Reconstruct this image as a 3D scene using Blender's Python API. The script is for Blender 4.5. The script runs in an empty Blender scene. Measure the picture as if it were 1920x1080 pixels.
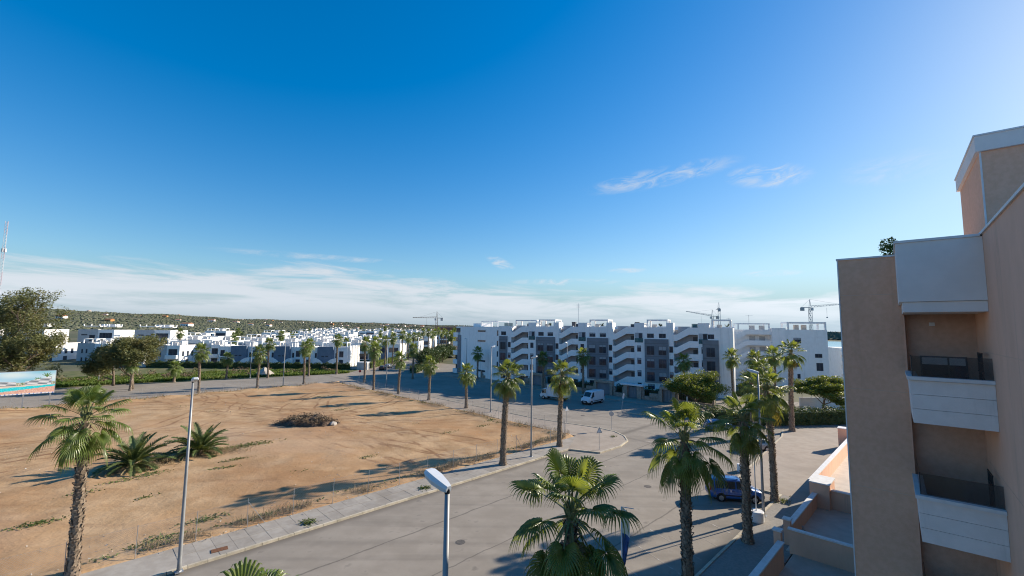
import bpy, math, random
from mathutils import Vector, Matrix
R = math.radians
S2 = math.sqrt(0.5)
scene = bpy.context.scene
COL = scene.collection

# ------------------------------------------------------------------ camera
cam_d = bpy.data.cameras.new('camera')
cam = bpy.data.objects.new('camera', cam_d)
COL.objects.link(cam)
cam_d.sensor_width = 36.0
cam_d.lens = 15.3
cam_d.clip_start = 0.05
cam_d.clip_end = 30000.0
EYE = 14.5
_p, _r = R(5.2), 0.010
_c, _s = math.cos(_r), math.sin(_r)
right = Vector((_c, -_s * math.sin(_p), _s * math.cos(_p)))
up = Vector((-_s, -_c * math.sin(_p), _c * math.cos(_p)))
fwd = Vector((0, math.cos(_p), math.sin(_p)))
m3 = Matrix((right, up, -fwd)).transposed()
cam.matrix_world = Matrix.Translation((0, 0, EYE)) @ m3.to_4x4()
scene.camera = cam

# ------------------------------------------------------------------ world, sun, exposure
SUN_AZ, SUN_EL = 64.0, 24.0          # azimuth measured from +Y towards +X
sdir = Vector((math.sin(R(SUN_AZ)) * math.cos(R(SUN_EL)), math.cos(R(SUN_AZ)) * math.cos(R(SUN_EL)), math.sin(R(SUN_EL))))
world = bpy.data.worlds.new('World')
scene.world = world
world.use_nodes = True
wt = world.node_tree
wt.nodes.clear()


def wn(t, **k):
    n = wt.nodes.new(t)
    for a, b in k.items():
        setattr(n, a, b)
    return n


def wl(a, b):
    wt.links.new(a, b)


def wmath(op, a, b=None, clamp=False):
    n = wn('ShaderNodeMath', operation=op, use_clamp=clamp)
    for i, v in enumerate((a, b)):
        if v is None:
            continue
        if isinstance(v, (int, float)):
            n.inputs[i].default_value = v
        else:
            wl(v, n.inputs[i])
    return n.outputs[0]


def wrange(v, a, b, c=0.0, d=1.0, smooth=True):
    n = wn('ShaderNodeMapRange', interpolation_type='SMOOTHSTEP' if smooth else 'LINEAR')
    wl(v, n.inputs[0])
    for i, q in enumerate((a, b, c, d)):
        n.inputs[i + 1].default_value = q
    return n.outputs[0]


SKY_STRENGTH = 0.134
sky = wn('ShaderNodeTexSky', sky_type='NISHITA')
sky.sun_disc = False
sky.sun_elevation = R(SUN_EL)
sky.sun_rotation = R(SUN_AZ)
sky.altitude = 30
sky.air_density = 1.0
sky.dust_density = 0.25
sky.ozone_density = 3.0
hs = wn('ShaderNodeHueSaturation')
bw0 = wn('ShaderNodeRGBToBW')
wl(sky.outputs[0], bw0.inputs[0])
comp = wn('ShaderNodeVectorMath', operation='SCALE')          # soft shoulder towards the sun
wl(sky.outputs[0], comp.inputs[0])
wl(wmath('DIVIDE', 1.0, wmath('ADD', 1.0, wmath('MULTIPLY', bw0.outputs[0], 0.125))), comp.inputs['Scale'])
wl(wrange(bw0.outputs[0], 1.2, 6.5, 1.47, 1.0, False), hs.inputs['Saturation'])
wl(comp.outputs[0], hs.inputs['Color'])
tint = wn('ShaderNodeMix', data_type='RGBA')       # cooler, polarised air
tint.blend_type = 'MULTIPLY'
tint.inputs[0].default_value = 1.0
tint.inputs[7].default_value = (0.83, 0.905, 0.915, 1)
wl(hs.outputs[0], tint.inputs[6])
hz = wn('ShaderNodeMix', data_type='RGBA')         # pale blue haze low over the horizon
tc = wn('ShaderNodeTexCoord')
sep = wn('ShaderNodeSeparateXYZ')
wl(tc.outputs['Generated'], sep.inputs[0])
dx, dy, dz = sep.outputs
hlen = wmath('SQRT', wmath('ADD', wmath('MULTIPLY', dx, dx), wmath('MULTIPLY', dy, dy)))
elev = wmath('ARCTAN2', dz, hlen)           # radians
azim = wmath('ARCTAN2', dx, dy)             # 0 = +Y, positive to the right
# stratified cirrus bank above the horizon: coordinates (azimuth, elevation stretched)
cmb = wn('ShaderNodeCombineXYZ')
wl(wmath('MULTIPLY', azim, 3.2), cmb.inputs[0])
wl(wmath('ADD', wmath('MULTIPLY', elev, 24.0), wmath('MULTIPLY', azim, 0.6)), cmb.inputs[1])
n1 = wn('ShaderNodeTexNoise')
wl(cmb.outputs[0], n1.inputs['Vector'])
n1.inputs['Scale'].default_value = 1.3
n1.inputs['Detail'].default_value = 8
n1.inputs['Roughness'].default_value = 0.62
n1.inputs['Distortion'].default_value = 0.5
cmb2 = wn('ShaderNodeCombineXYZ')
wl(wmath('MULTIPLY', azim, 1.6), cmb2.inputs[0])
cmb2.inputs[1].default_value = 3.7
n2 = wn('ShaderNodeTexNoise')
wl(cmb2.outputs[0], n2.inputs['Vector'])
n2.inputs['Scale'].default_value = 1.5
n2.inputs['Detail'].default_value = 5
top = wmath('ADD', wmath('MULTIPLY', n2.outputs[0], 0.10), 0.072)       # upper limit of the bank, radians
top = wmath('SUBTRACT', top, wmath('MULTIPLY', wrange(azim, -0.15, 0.35), 0.045))
rel = wmath('DIVIDE', elev, top)
bank = wmath('ADD', wmath('SUBTRACT', 1.0, rel), wmath('MULTIPLY', wmath('SUBTRACT', n1.outputs[0], 0.5), 1.3))
bank = wrange(bank, 0.02, 0.38)
inner = wrange(n1.outputs[0], 0.30, 0.58, 0.35, 1.0)
bank = wmath('MULTIPLY', wmath('MULTIPLY', bank, inner), wrange(elev, -0.01, 0.055, 0.25, 1.0))
# a few thin wisps higher up
cmb3 = wn('ShaderNodeCombineXYZ')
wl(wmath('MULTIPLY', azim, 9.0), cmb3.inputs[0])
wl(wmath('ADD', wmath('MULTIPLY', elev, 30.0), wmath('MULTIPLY', azim, -4.0)), cmb3.inputs[1])
n3 = wn('ShaderNodeTexNoise')
wl(cmb3.outputs[0], n3.inputs['Vector'])
n3.inputs['Scale'].default_value = 1.5
n3.inputs['Detail'].default_value = 9
n3.inputs['Roughness'].default_value = 0.68
n3.inputs['Distortion'].default_value = 0.9


def wisp(a0, e0, wa, we, gain, slope=0.0):
    u = wmath('DIVIDE', wmath('SUBTRACT', azim, R(a0)), R(wa))
    e = wmath('SUBTRACT', wmath('SUBTRACT', elev, R(e0)), wmath('MULTIPLY', wmath('SUBTRACT', azim, R(a0)), slope))
    v = wmath('DIVIDE', e, R(we))
    d = wmath('ADD', wmath('MULTIPLY', u, u), wmath('MULTIPLY', v, v))
    m = wrange(d, 0.0, 1.0, 1.0, 0.0)
    t = wrange(n3.outputs[0], 0.38, 0.74)
    return wmath('MULTIPLY', wmath('MULTIPLY', m, t), gain)


wisps = None
for args in ((19.0, 18.6, 10.5, 1.5, 0.75, 0.10), (31.0, 17.3, 5.0, 1.6, 1.0, -0.10), (-1.5, 8.4, 2.4, 0.9, 1.0, -0.45),
             (7.0, 6.0, 9.0, 0.55, 1.0, 0.0), (31.0, 6.4, 3.5, 0.45, 1.0, 0.0), (42.0, 16.0, 5.0, 1.8, 0.35, 0.0),
             (-25.0, 8.2, 12.0, 0.5, 0.6, 0.0), (15.0, 7.4, 3.0, 0.4, 0.8, 0.0)):
    w_ = wisp(*args)
    wisps = w_ if wisps is None else wmath('MAXIMUM', wisps, w_)
cl = wmath('MAXIMUM', bank, wisps, clamp=True)
cl = wmath('MULTIPLY', cl, 0.92)
ccol = wn('ShaderNodeMix', data_type='RGBA')     # cloud brightness follows the sky brightness behind it
ccol.blend_type = 'MIX'
bw = wn('ShaderNodeRGBToBW')
wl(sky.outputs[0], bw.inputs[0])
cb = wn('ShaderNodeCombineColor')
br = wmath('ADD', wmath('MULTIPLY', bw.outputs[0], 0.15), 2.5)
wl(wmath('MULTIPLY', br, 0.93), cb.inputs[0])
wl(br, cb.inputs[1])
wl(wmath('MULTIPLY', br, 1.09), cb.inputs[2])
wl(cl, ccol.inputs[0])
hzb = wmath('ADD', wmath('MULTIPLY', bw.outputs[0], 0.11), 1.05)
hzc = wn('ShaderNodeCombineColor')
wl(wmath('MULTIPLY', hzb, 0.64), hzc.inputs[0])
wl(hzb, hzc.inputs[1])
wl(wmath('MULTIPLY', hzb, 1.36), hzc.inputs[2])
wl(wrange(elev, 0.0, 0.13, 0.85, 0.0), hz.inputs[0])
wl(tint.outputs[2], hz.inputs[6])
wl(hzc.outputs[0], hz.inputs[7])
wl(hz.outputs[2], ccol.inputs[6])
wl(cb.outputs[0], ccol.inputs[7])
bg = wn('ShaderNodeBackground')
bg.inputs['Strength'].default_value = SKY_STRENGTH
wl(ccol.outputs[2], bg.inputs['Color'])
wo = wn('ShaderNodeOutputWorld')
wl(bg.outputs[0], wo.inputs['Surface'])

sun_d = bpy.data.lights.new('sun', 'SUN')
sun_d.energy = 4.8
sun_d.angle = R(0.55)
sun_d.color = (1.0, 0.885, 0.72)
sun = bpy.data.objects.new('sun', sun_d)
COL.objects.link(sun)
sun.rotation_euler = sdir.to_track_quat('Z', 'Y').to_euler()
sun.location = (60, 30, 60)

scene.view_settings.view_transform = 'Standard'
scene.view_settings.look = 'None'
scene.view_settings.exposure = 0.85
scene.view_settings.gamma = 1.0
scene.view_settings.use_curve_mapping = False
scene.render.engine = 'CYCLES'
scene.cycles.max_bounces = 6
scene.cycles.transparent_max_bounces = 12
scene.cycles.use_denoising = True
scene.cycles.filter_width = 1.1

# ------------------------------------------------------------------ materials
MATS = {}


def mat(name, c1, c2=None, scale=4.0, rough=0.8, bump=0.0, bscale=None, metal=0.0, spec=0.3, detail=6.0, lo=0.35, hi=0.65,
        transl=0.0, coat=0.0, rnd=0.0, c3=None, scale3=0.3, lo3=0.45, hi3=0.7, stretch=None, bdist=0.02, alpha=1.0, objrnd=None):
    """Procedural surface: base colour from noise, optional second large scale colour, bump, translucency."""
    if name in MATS:
        return MATS[name]
    m = bpy.data.materials.new(name)
    m.use_nodes = True
    nt = m.node_tree
    b = nt.nodes['Principled BSDF']
    b.inputs['Roughness'].default_value = rough
    b.inputs['Metallic'].default_value = metal
    b.inputs['Specular IOR Level'].default_value = spec
    b.inputs['Coat Weight'].default_value = coat
    geo = nt.nodes.new('ShaderNodeNewGeometry')
    vec = geo.outputs['Position']
    if stretch:
        mp = nt.nodes.new('ShaderNodeMapping')
        mp.inputs['Rotation'].default_value = (0, 0, stretch[3] if len(stretch) > 3 else 0)
        mp.inputs['Scale'].default_value = stretch[:3]
        nt.links.new(vec, mp.inputs[0])
        vec = mp.outputs[0]

    def noise(s, d=detail):
        n = nt.nodes.new('ShaderNodeTexNoise')
        n.inputs['Scale'].default_value = s
        n.inputs['Detail'].default_value = d
        n.inputs['Roughness'].default_value = 0.6
        nt.links.new(vec, n.inputs['Vector'])
        return n.outputs[0]

    def ramp(v, a, bb):
        r = nt.nodes.new('ShaderNodeMapRange')
        r.interpolation_type = 'SMOOTHSTEP'
        nt.links.new(v, r.inputs[0])
        r.inputs[1].default_value = a
        r.inputs[2].default_value = bb
        return r.outputs[0]

    def mix(f, a, bb):
        n = nt.nodes.new('ShaderNodeMix')
        n.data_type = 'RGBA'
        nt.links.new(f, n.inputs[0])
        for q, i in ((a, 6), (bb, 7)):
            if isinstance(q, tuple):
                n.inputs[i].default_value = (*q, 1)
            else:
                nt.links.new(q, n.inputs[i])
        return n.outputs[2]
    col = None
    if c2 is not None:
        col = mix(ramp(noise(scale), lo, hi), tuple(c1), tuple(c2))
    if c3 is not None:
        col = mix(ramp(noise(scale3), lo3, hi3), col if col is not None else tuple(c1), tuple(c3))
    if rnd > 0:
        oi = nt.nodes.new('ShaderNodeObjectInfo')
        h = nt.nodes.new('ShaderNodeHueSaturation')
        mr = nt.nodes.new('ShaderNodeMapRange')
        nt.links.new(oi.outputs['Random'], mr.inputs[0])
        mr.inputs[3].default_value = 1 - rnd
        mr.inputs[4].default_value = 1 + rnd
        nt.links.new(mr.outputs[0], h.inputs['Value'])
        if col is not None:
            nt.links.new(col, h.inputs['Color'])
        else:
            h.inputs['Color'].default_value = (*c1, 1)
        col = h.outputs[0]
    if col is None:
        b.inputs['Base Color'].default_value = (*c1, 1)
    else:
        nt.links.new(col, b.inputs['Base Color'])
    if bump > 0:
        bn = nt.nodes.new('ShaderNodeBump')
        bn.inputs['Strength'].default_value = bump
        bn.inputs['Distance'].default_value = bdist
        nt.links.new(noise(bscale or scale * 4, 4.0), bn.inputs['Height'])
        nt.links.new(bn.outputs[0], b.inputs['Normal'])
    if alpha < 1.0:
        b.inputs['Alpha'].default_value = alpha
    if transl > 0:
        out = nt.nodes['Material Output']
        tr = nt.nodes.new('ShaderNodeBsdfTranslucent')
        tcol = tuple(min(1, c * q) for c, q in zip(c2 or c1, (1.7, 1.5, 0.7)))
        tr.inputs['Color'].default_value = (*tcol, 1)
        ms = nt.nodes.new('ShaderNodeMixShader')
        ms.inputs[0].default_value = transl
        nt.links.new(b.outputs[0], ms.inputs[1])
        nt.links.new(tr.outputs[0], ms.inputs[2])
        nt.links.new(ms.outputs[0], out.inputs['Surface'])
    MATS[name] = m
    return m


# ------------------------------------------------------------------ mesh builder
class MB:
    def __init__(self):
        self.v = []
        self.f = []
        self.mi = []
        self.cur = 0

    def add(self, vs, fs):
        o = len(self.v)
        self.v.extend([tuple(q) for q in vs])
        self.f.extend([tuple(i + o for i in f) for f in fs])
        self.mi.extend([self.cur] * len(fs))
        return self

    def box(self, x0, x1, y0, y1, z0, z1, M=None):
        vs = [Vector((x, y, z)) for z in (z0, z1) for x, y in ((x0, y0), (x1, y0), (x1, y1), (x0, y1))]
        if M is not None:
            vs = [M @ q for q in vs]
        return self.add(vs, [(3, 2, 1, 0), (4, 5, 6, 7), (0, 1, 5, 4), (1, 2, 6, 5), (2, 3, 7, 6), (3, 0, 4, 7)])

    def bar(self, p, q, w, h=None, upv=(0, 0, 1)):
        """a rectangular bar from p to q"""
        p, q = Vector(p), Vector(q)
        h = h or w
        d = (q - p)
        L = d.length
        if L < 1e-6:
            return self
        d /= L
        u = Vector(upv)
        if abs(d.dot(u)) > 0.98:
            u = Vector((1, 0, 0))
        s = d.cross(u).normalized()
        u = s.cross(d).normalized()
        vs = []
        for c in (p, q):
            for a, b in ((-1, -1), (1, -1), (1, 1), (-1, 1)):
                vs.append(c + s * a * w / 2 + u * b * h / 2)
        return self.add(vs, [(0, 1, 2, 3), (7, 6, 5, 4), (0, 4, 5, 1), (1, 5, 6, 2), (2, 6, 7, 3), (3, 7, 4, 0)])

    def tube(self, pts, rad, n=8, cap=True):
        pts = [Vector(p) for p in pts]
        k = len(pts)
        if not isinstance(rad, (list, tuple)):
            rad = [rad] * k
        vs = []
        prev = None
        for i, p in enumerate(pts):
            d = (pts[min(i + 1, k - 1)] - pts[max(i - 1, 0)]).normalized()
            ref = prev if prev is not None else (Vector((1, 0, 0)) if abs(d.x) < 0.9 else Vector((0, 1, 0)))
            u = (ref - d * ref.dot(d)).normalized()
            prev = u
            w = d.cross(u)
            for j in range(n):
                a = 2 * math.pi * j / n
                vs.append(p + (u * math.cos(a) + w * math.sin(a)) * rad[i])
        fs = []
        for i in range(k - 1):
            for j in range(n):
                a, b = i * n + j, i * n + (j + 1) % n
                fs.append((a, b, b + n, a + n))
        if cap:
            fs.append(tuple(reversed(range(n))))
            fs.append(tuple((k - 1) * n + j for j in range(n)))
        return self.add(vs, fs)

    def prism(self, poly, z0, z1, M=None):
        """poly: list of (x, y) counter-clockwise, extruded in z (then M)"""
        n = len(poly)
        vs = [Vector((x, y, z0)) for x, y in poly] + [Vector((x, y, z1)) for x, y in poly]
        if M is not None:
            vs = [M @ q for q in vs]
        fs = [tuple(reversed(range(n))), tuple(range(n, 2 * n))]
        for i in range(n):
            j = (i + 1) % n
            fs.append((i, j, j + n, i + n))
        return self.add(vs, fs)

    def xz(self, poly, y0, y1):
        """poly in the x-z plane (counter-clockwise seen from -y), extruded from y0 (front) to y1"""
        n = len(poly)
        vs = [(x, y0, z) for x, z in poly] + [(x, y1, z) for x, z in poly]
        fs = [tuple(range(n)), tuple(reversed(range(n, 2 * n)))]
        for i in range(n):
            j = (i + 1) % n
            fs.append((i, i + n, j + n, j))
        return self.add(vs, fs)

    def build(self, name, m, parent=None, smooth=False, loc=None, **props):
        me = bpy.data.meshes.new(name)
        me.from_pydata(self.v, [], self.f)
        ml = m if isinstance(m, (list, tuple)) else [m]
        for q in ml:
            me.materials.append(q)
        if len(ml) > 1:
            me.polygons.foreach_set('material_index', self.mi)
        if smooth:
            me.polygons.foreach_set('use_smooth', [True] * len(me.polygons))
        me.update()
        o = bpy.data.objects.new(name, me)
        COL.objects.link(o)
        if parent is not None:
            o.parent = parent
        if loc is not None:
            o.location = loc
        for k, v in props.items():
            o[k] = v
        return o


def tag(o, label=None, category=None, group=None, kind=None):
    if label:
        o['label'] = label
    if category:
        o['category'] = category
    if group:
        o['group'] = group
    if kind:
        o['kind'] = kind
    return o


def thing(name, label, category, loc=(0, 0, 0), rz=0.0, group=None, scale=1.0):
    o = bpy.data.objects.new(name, None)
    o.empty_display_size = 0.3
    COL.objects.link(o)
    o.location = loc
    o.rotation_euler = (0, 0, rz)
    o.scale = (scale, scale, scale)
    return tag(o, label, category, group)


KIDS = {}


def kids(o):
    return [c for c in o.children]


def copy_tree(o, parent=None, depth=0):
    c = o.copy()
    COL.objects.link(c)
    c.parent = parent
    for ch in list(o.children):
        copy_tree(ch, c, depth + 1)
    return c


def inst(name, mesh, parent, loc=(0, 0, 0), rot=(0, 0, 0), scale=(1, 1, 1), **props):
    o = bpy.data.objects.new(name, mesh)
    COL.objects.link(o)
    o.parent = parent
    o.location = loc
    o.rotation_euler = rot
    o.scale = scale if isinstance(scale, (tuple, list)) else (scale,) * 3
    for k, v in props.items():
        o[k] = v
    return o


def meshdata(mb, name, m, smooth=False):
    o = mb.build(name, m, smooth=smooth)
    me = o.data
    bpy.data.objects.remove(o)
    return me


def AB(a, b):
    """street grid of the building plot (45 degrees to the view) to world X, Y"""
    return ((a - b) * S2, (a + b) * S2)


def lerp(a, b, t):
    return a + (b - a) * t


def interp(x, tab):
    if x <= tab[0][0]:
        return tab[0][1]
    for (x0, y0), (x1, y1) in zip(tab, tab[1:]):
        if x <= x1:
            t = (x - x0) / (x1 - x0)
            return y0 + (y1 - y0) * t
    return tab[-1][1]


from mathutils import noise as mnoise
RIDGE = [(-180, 55), (-75, 62), (-46, 68), (-41, 60), (-37.7, 56), (-32.5, 45), (-23.8, 34), (-15, 27), (-7.7, 20), (2, 15), (10, 4), (17, -34), (75, -34), (110, 20), (180, 55)]


def wob(x, y):
    return math.sin(x * 0.011 + 1.3) * math.cos(y * 0.009 - 0.7) + 0.5 * math.sin(x * 0.027 + y * 0.019) + 0.3 * math.sin(x * 0.05 - y * 0.043 + 2)


def th(X, Y):
    """terrain height"""
    r = math.hypot(X, Y)
    if r < 190:
        return 0.0
    phi = math.degrees(math.atan2(X, Y))
    zr = interp(phi, RIDGE)
    if zr < 0:
        return zr * min(1, (r - 190) / 600.0)
    s = (r - 190) / 2400.0
    if s <= 1:
        return zr * s + wob(X, Y) * 3.0 * min(1, max(0, (r - 500) / 800.0))
    return zr - (s - 1) * 16 + wob(X, Y) * 3.0

# ------------------------------------------------------------------ material palette
M_WHITE = mat('white_render', (0.84, 0.825, 0.80), (0.88, 0.865, 0.845), 1.2, 0.85, 0.15, 30, c3=(0.72, 0.70, 0.67), scale3=0.5, lo3=0.58, hi3=0.8)
M_WHITE_TRIM = mat('white_trim', (0.74, 0.74, 0.74), (0.66, 0.66, 0.66), 3, 0.6)
M_GREYBLUE = mat('grey_cladding', (0.17, 0.185, 0.205), (0.205, 0.22, 0.24), 0.8, 0.7, 0.1, 30)
M_BLUEGREY = mat('blue_grey_render', (0.15, 0.19, 0.25), (0.18, 0.22, 0.28), 0.9, 0.8)
M_STAIRGREY = mat('stair_wall_grey', (0.38, 0.39, 0.41), (0.44, 0.45, 0.47), 1.5, 0.85)
M_TAUPE = mat('taupe_render', (0.43, 0.43, 0.43), (0.49, 0.49, 0.49), 1.0, 0.85)
M_STONE = mat('stone_cladding', (0.26, 0.21, 0.17), (0.38, 0.32, 0.26), 3.0, 0.85, 0.5, 9)
M_GLASS = mat('window_glass', (0.020, 0.030, 0.048), (0.045, 0.062, 0.09), 0.7, 0.10, spec=0.4)
M_GLASS_T = mat('balcony_glass', (0.06, 0.19, 0.21), rough=0.05, spec=0.6, alpha=0.55)
M_GLASS_D = mat('smoked_glass', (0.05, 0.045, 0.045), rough=0.03, spec=0.5, alpha=0.42)
M_FRAME = mat('window_frame_grey', (0.10, 0.10, 0.11), rough=0.5)
M_SHUTTER = mat('roller_shutter', (0.30, 0.31, 0.32), (0.36, 0.37, 0.38), 2.0, 0.6, stretch=(0.2, 0.2, 14.0))
M_TAN = mat('tan_roughcast', (0.71, 0.40, 0.262), (0.77, 0.445, 0.30), 7.0, 0.92, 0.55, 55, c3=(0.64, 0.355, 0.225), scale3=0.25, lo3=0.5, hi3=0.8, bdist=0.012)
M_TAN2 = mat('pink_tan_render', (0.70, 0.425, 0.295), (0.75, 0.455, 0.32), 2.0, 0.9, 0.3, 60, c3=(0.64, 0.38, 0.26), scale3=0.5, lo3=0.56, hi3=0.72, bdist=0.008, stretch=(1.0, 1.0, 0.5))
M_PARAPET = mat('off_white_panel', (0.74, 0.70, 0.67), (0.79, 0.75, 0.72), 3.0, 0.75, 0.1, 40)
M_CAP = mat('coping_white', (0.72, 0.72, 0.72), (0.64, 0.63, 0.62), 2.5, 0.6)
M_TILE = mat('terrace_tile', (0.42, 0.375, 0.32), (0.49, 0.44, 0.38), 1.4, 0.7, 0.1, 20)
M_METAL = mat('galvanised_steel', (0.45, 0.47, 0.50), (0.38, 0.40, 0.43), 2.0, 0.45, metal=0.7)
M_LAMPGREY = mat('lamp_paint', (0.30, 0.31, 0.32), (0.25, 0.26, 0.27), 1.5, 0.5, metal=0.3)
M_DARKMETAL = mat('dark_steel', (0.045, 0.047, 0.05), rough=0.5, metal=0.5)
M_RUST = mat('rusty_metal', (0.20, 0.09, 0.045), (0.12, 0.06, 0.035), 8, 0.9)
M_CONCRETE = mat('concrete', (0.40, 0.38, 0.35), (0.48, 0.455, 0.42), 2.0, 0.9, 0.2, 25, c3=(0.33, 0.31, 0.285), scale3=0.6, lo3=0.5, hi3=0.75)
M_PAVE = mat('paving_slab', (0.30, 0.27, 0.235), (0.35, 0.32, 0.28), 1.6, 0.92, 0.25, 30, c3=(0.26, 0.23, 0.195), scale3=0.35, lo3=0.45, hi3=0.7, rnd=0.08)
M_PLAZA = mat('worn_plaza_concrete', (0.31, 0.258, 0.21), (0.36, 0.305, 0.25), 0.8, 0.92, 0.2, 25, c3=(0.27, 0.225, 0.185), scale3=0.12, lo3=0.4, hi3=0.7)
M_KERB = mat('kerb_stone', (0.42, 0.37, 0.28), (0.52, 0.46, 0.36), 2.5, 0.9, 0.3, 20, rnd=0.12)
M_SIDEWALK = mat('ribbed_paving', (0.22, 0.205, 0.185), (0.265, 0.245, 0.22), 6.0, 0.9, 0.4, 22)
M_TRUNK = mat('palm_trunk', (0.14, 0.105, 0.078), (0.27, 0.21, 0.16), 5.0, 0.95, 0.5, 12, stretch=(1, 1, 0.5))
M_BOOT = mat('palm_leaf_base', (0.19, 0.145, 0.105), (0.36, 0.29, 0.22), 6.0, 0.95, rnd=0.1)
M_BARK = mat('tree_bark', (0.10, 0.075, 0.055), (0.19, 0.15, 0.115), 4.0, 0.95, 0.6, 14)
M_FROND = mat('fan_palm_leaf', (0.075, 0.130, 0.026), (0.165, 0.215, 0.055), 1.8, 0.38, spec=0.5, transl=0.38, rnd=0.25)
M_FRONDY = mat('fan_palm_leaf_yellowing', (0.16, 0.17, 0.035), (0.24, 0.20, 0.06), 2.5, 0.5, transl=0.25, rnd=0.2)
M_DRYLEAF = mat('dead_palm_leaf', (0.20, 0.135, 0.07), (0.30, 0.21, 0.12), 3.0, 0.85, rnd=0.2)
M_PETIOLE = mat('palm_petiole', (0.13, 0.15, 0.05), (0.22, 0.21, 0.10), 3.0, 0.5)
M_DATE = mat('date_palm_leaf', (0.055, 0.092, 0.030), (0.12, 0.155, 0.06), 1.5, 0.5, transl=0.2, rnd=0.2)
M_PINE = mat('pine_needles', (0.075, 0.092, 0.034), (0.155, 0.16, 0.062), 0.8, 0.65, transl=0.2, c3=(0.17, 0.145, 0.06), scale3=0.3, lo3=0.5, hi3=0.7)
M_BUSH = mat('shrub_leaf', (0.06, 0.105, 0.018), (0.15, 0.19, 0.04), 1.0, 0.5, transl=0.28)
M_DARKLEAF = mat('hedge_leaf', (0.032, 0.056, 0.018), (0.07, 0.105, 0.034), 1.2, 0.5, transl=0.15)
M_GRASS = mat('verge_grass', (0.055, 0.105, 0.018), (0.115, 0.165, 0.035), 0.6, 0.75, transl=0.25, c3=(0.17, 0.15, 0.06), scale3=0.12, lo3=0.52, hi3=0.75)
M_WEED = mat('weed_leaf', (0.055, 0.095, 0.025), (0.12, 0.15, 0.05), 2.0, 0.7, transl=0.2)
M_DRYWEED = mat('dry_weed', (0.20, 0.15, 0.085), (0.30, 0.235, 0.14), 2.0, 0.9)
M_PAINTW = mat('white_vehicle_paint', (0.66, 0.67, 0.68), (0.61, 0.62, 0.63), 1.5, 0.35, spec=0.5, coat=0.5)
M_PAINTB = mat('blue_vehicle_paint', (0.004, 0.085, 0.32), (0.005, 0.095, 0.35), 2, 0.3, spec=0.5, coat=0.9)
M_PAINTS = mat('silver_vehicle_paint', (0.34, 0.36, 0.38), (0.30, 0.32, 0.34), 2, 0.35, metal=0.6, coat=0.7)
M_PAINTD = mat('dark_vehicle_paint', (0.02, 0.022, 0.028), (0.03, 0.033, 0.04), 2, 0.3, coat=0.9)
M_TYRE = mat('tyre_rubber', (0.018, 0.018, 0.018), rough=0.9)
M_RIM = mat('wheel_rim', (0.45, 0.46, 0.48), rough=0.35, metal=0.8)
M_PLASTIC = mat('black_plastic', (0.02, 0.02, 0.022), rough=0.6)
M_HEADLAMP = mat('headlamp_glass', (0.55, 0.58, 0.60), rough=0.1, spec=0.8)
M_TAIL = mat('tail_lamp_red', (0.30, 0.012, 0.012), rough=0.2)
M_CARGLASS = mat('car_glass', (0.018, 0.025, 0.028), (0.035, 0.05, 0.055), 1.5, 0.04, spec=0.8)
M_RED = mat('sign_red', (0.45, 0.03, 0.03), rough=0.6)
M_FLAG = mat('blue_flag_cloth', (0.035, 0.085, 0.26), (0.05, 0.11, 0.32), 2.0, 0.8, transl=0.2)
M_FLAGW = mat('white_flag_cloth', (0.66, 0.67, 0.70), (0.60, 0.61, 0.65), 2.0, 0.8, transl=0.3)
M_ORANGE = mat('terracotta_render', (0.50, 0.24, 0.09), (0.44, 0.21, 0.08), 1.0, 0.9)
M_BRICK = mat('raw_brickwork', (0.30, 0.115, 0.07), (0.36, 0.15, 0.09), 2.0, 0.95)


def add_streaks(m, amount, col, scale=(1.3, 1.3, 0.10), lo=0.55, hi=0.78):
    """rain streaks running down a rendered wall"""
    nt = m.node_tree
    bs = nt.nodes['Principled BSDF']
    src = bs.inputs['Base Color'].links[0].from_socket
    geo = nt.nodes.new('ShaderNodeNewGeometry')
    mp = nt.nodes.new('ShaderNodeMapping')
    mp.inputs['Scale'].default_value = scale
    nt.links.new(geo.outputs['Position'], mp.inputs[0])
    nz = nt.nodes.new('ShaderNodeTexNoise')
    nz.inputs['Scale'].default_value = 1.6
    nz.inputs['Detail'].default_value = 7
    nz.inputs['Roughness'].default_value = 0.62
    nt.links.new(mp.outputs[0], nz.inputs['Vector'])
    mr = nt.nodes.new('ShaderNodeMapRange')
    mr.interpolation_type = 'SMOOTHSTEP'
    nt.links.new(nz.outputs[0], mr.inputs[0])
    mr.inputs[1].default_value = lo
    mr.inputs[2].default_value = hi
    mr.inputs[4].default_value = amount
    mx = nt.nodes.new('ShaderNodeMix')
    mx.data_type = 'RGBA'
    nt.links.new(mr.outputs[0], mx.inputs[0])
    nt.links.new(src, mx.inputs[6])
    mx.inputs[7].default_value = (*col, 1)
    nt.links.new(mx.outputs[2], bs.inputs['Base Color'])


add_streaks(M_TAN, 0.45, (0.40, 0.22, 0.15))
add_streaks(M_TAN2, 0.7, (0.38, 0.25, 0.19))
add_streaks(M_WHITE, 0.35, (0.50, 0.48, 0.45), (0.8, 0.8, 0.06), 0.52, 0.75)
add_streaks(M_PARAPET, 0.35, (0.48, 0.45, 0.42), (3.0, 3.0, 0.3))


# ------------------------------------------------------------------ ground to the horizon
def far_ground_material():
    m = mat('scrubland', (0.075, 0.085, 0.045), (0.125, 0.118, 0.070), 0.05, 0.95, c3=(0.17, 0.135, 0.075), scale3=0.008, lo3=0.55, hi3=0.75, detail=10)  # hill colours muted and lightened in place of distance haze
    return m


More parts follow.
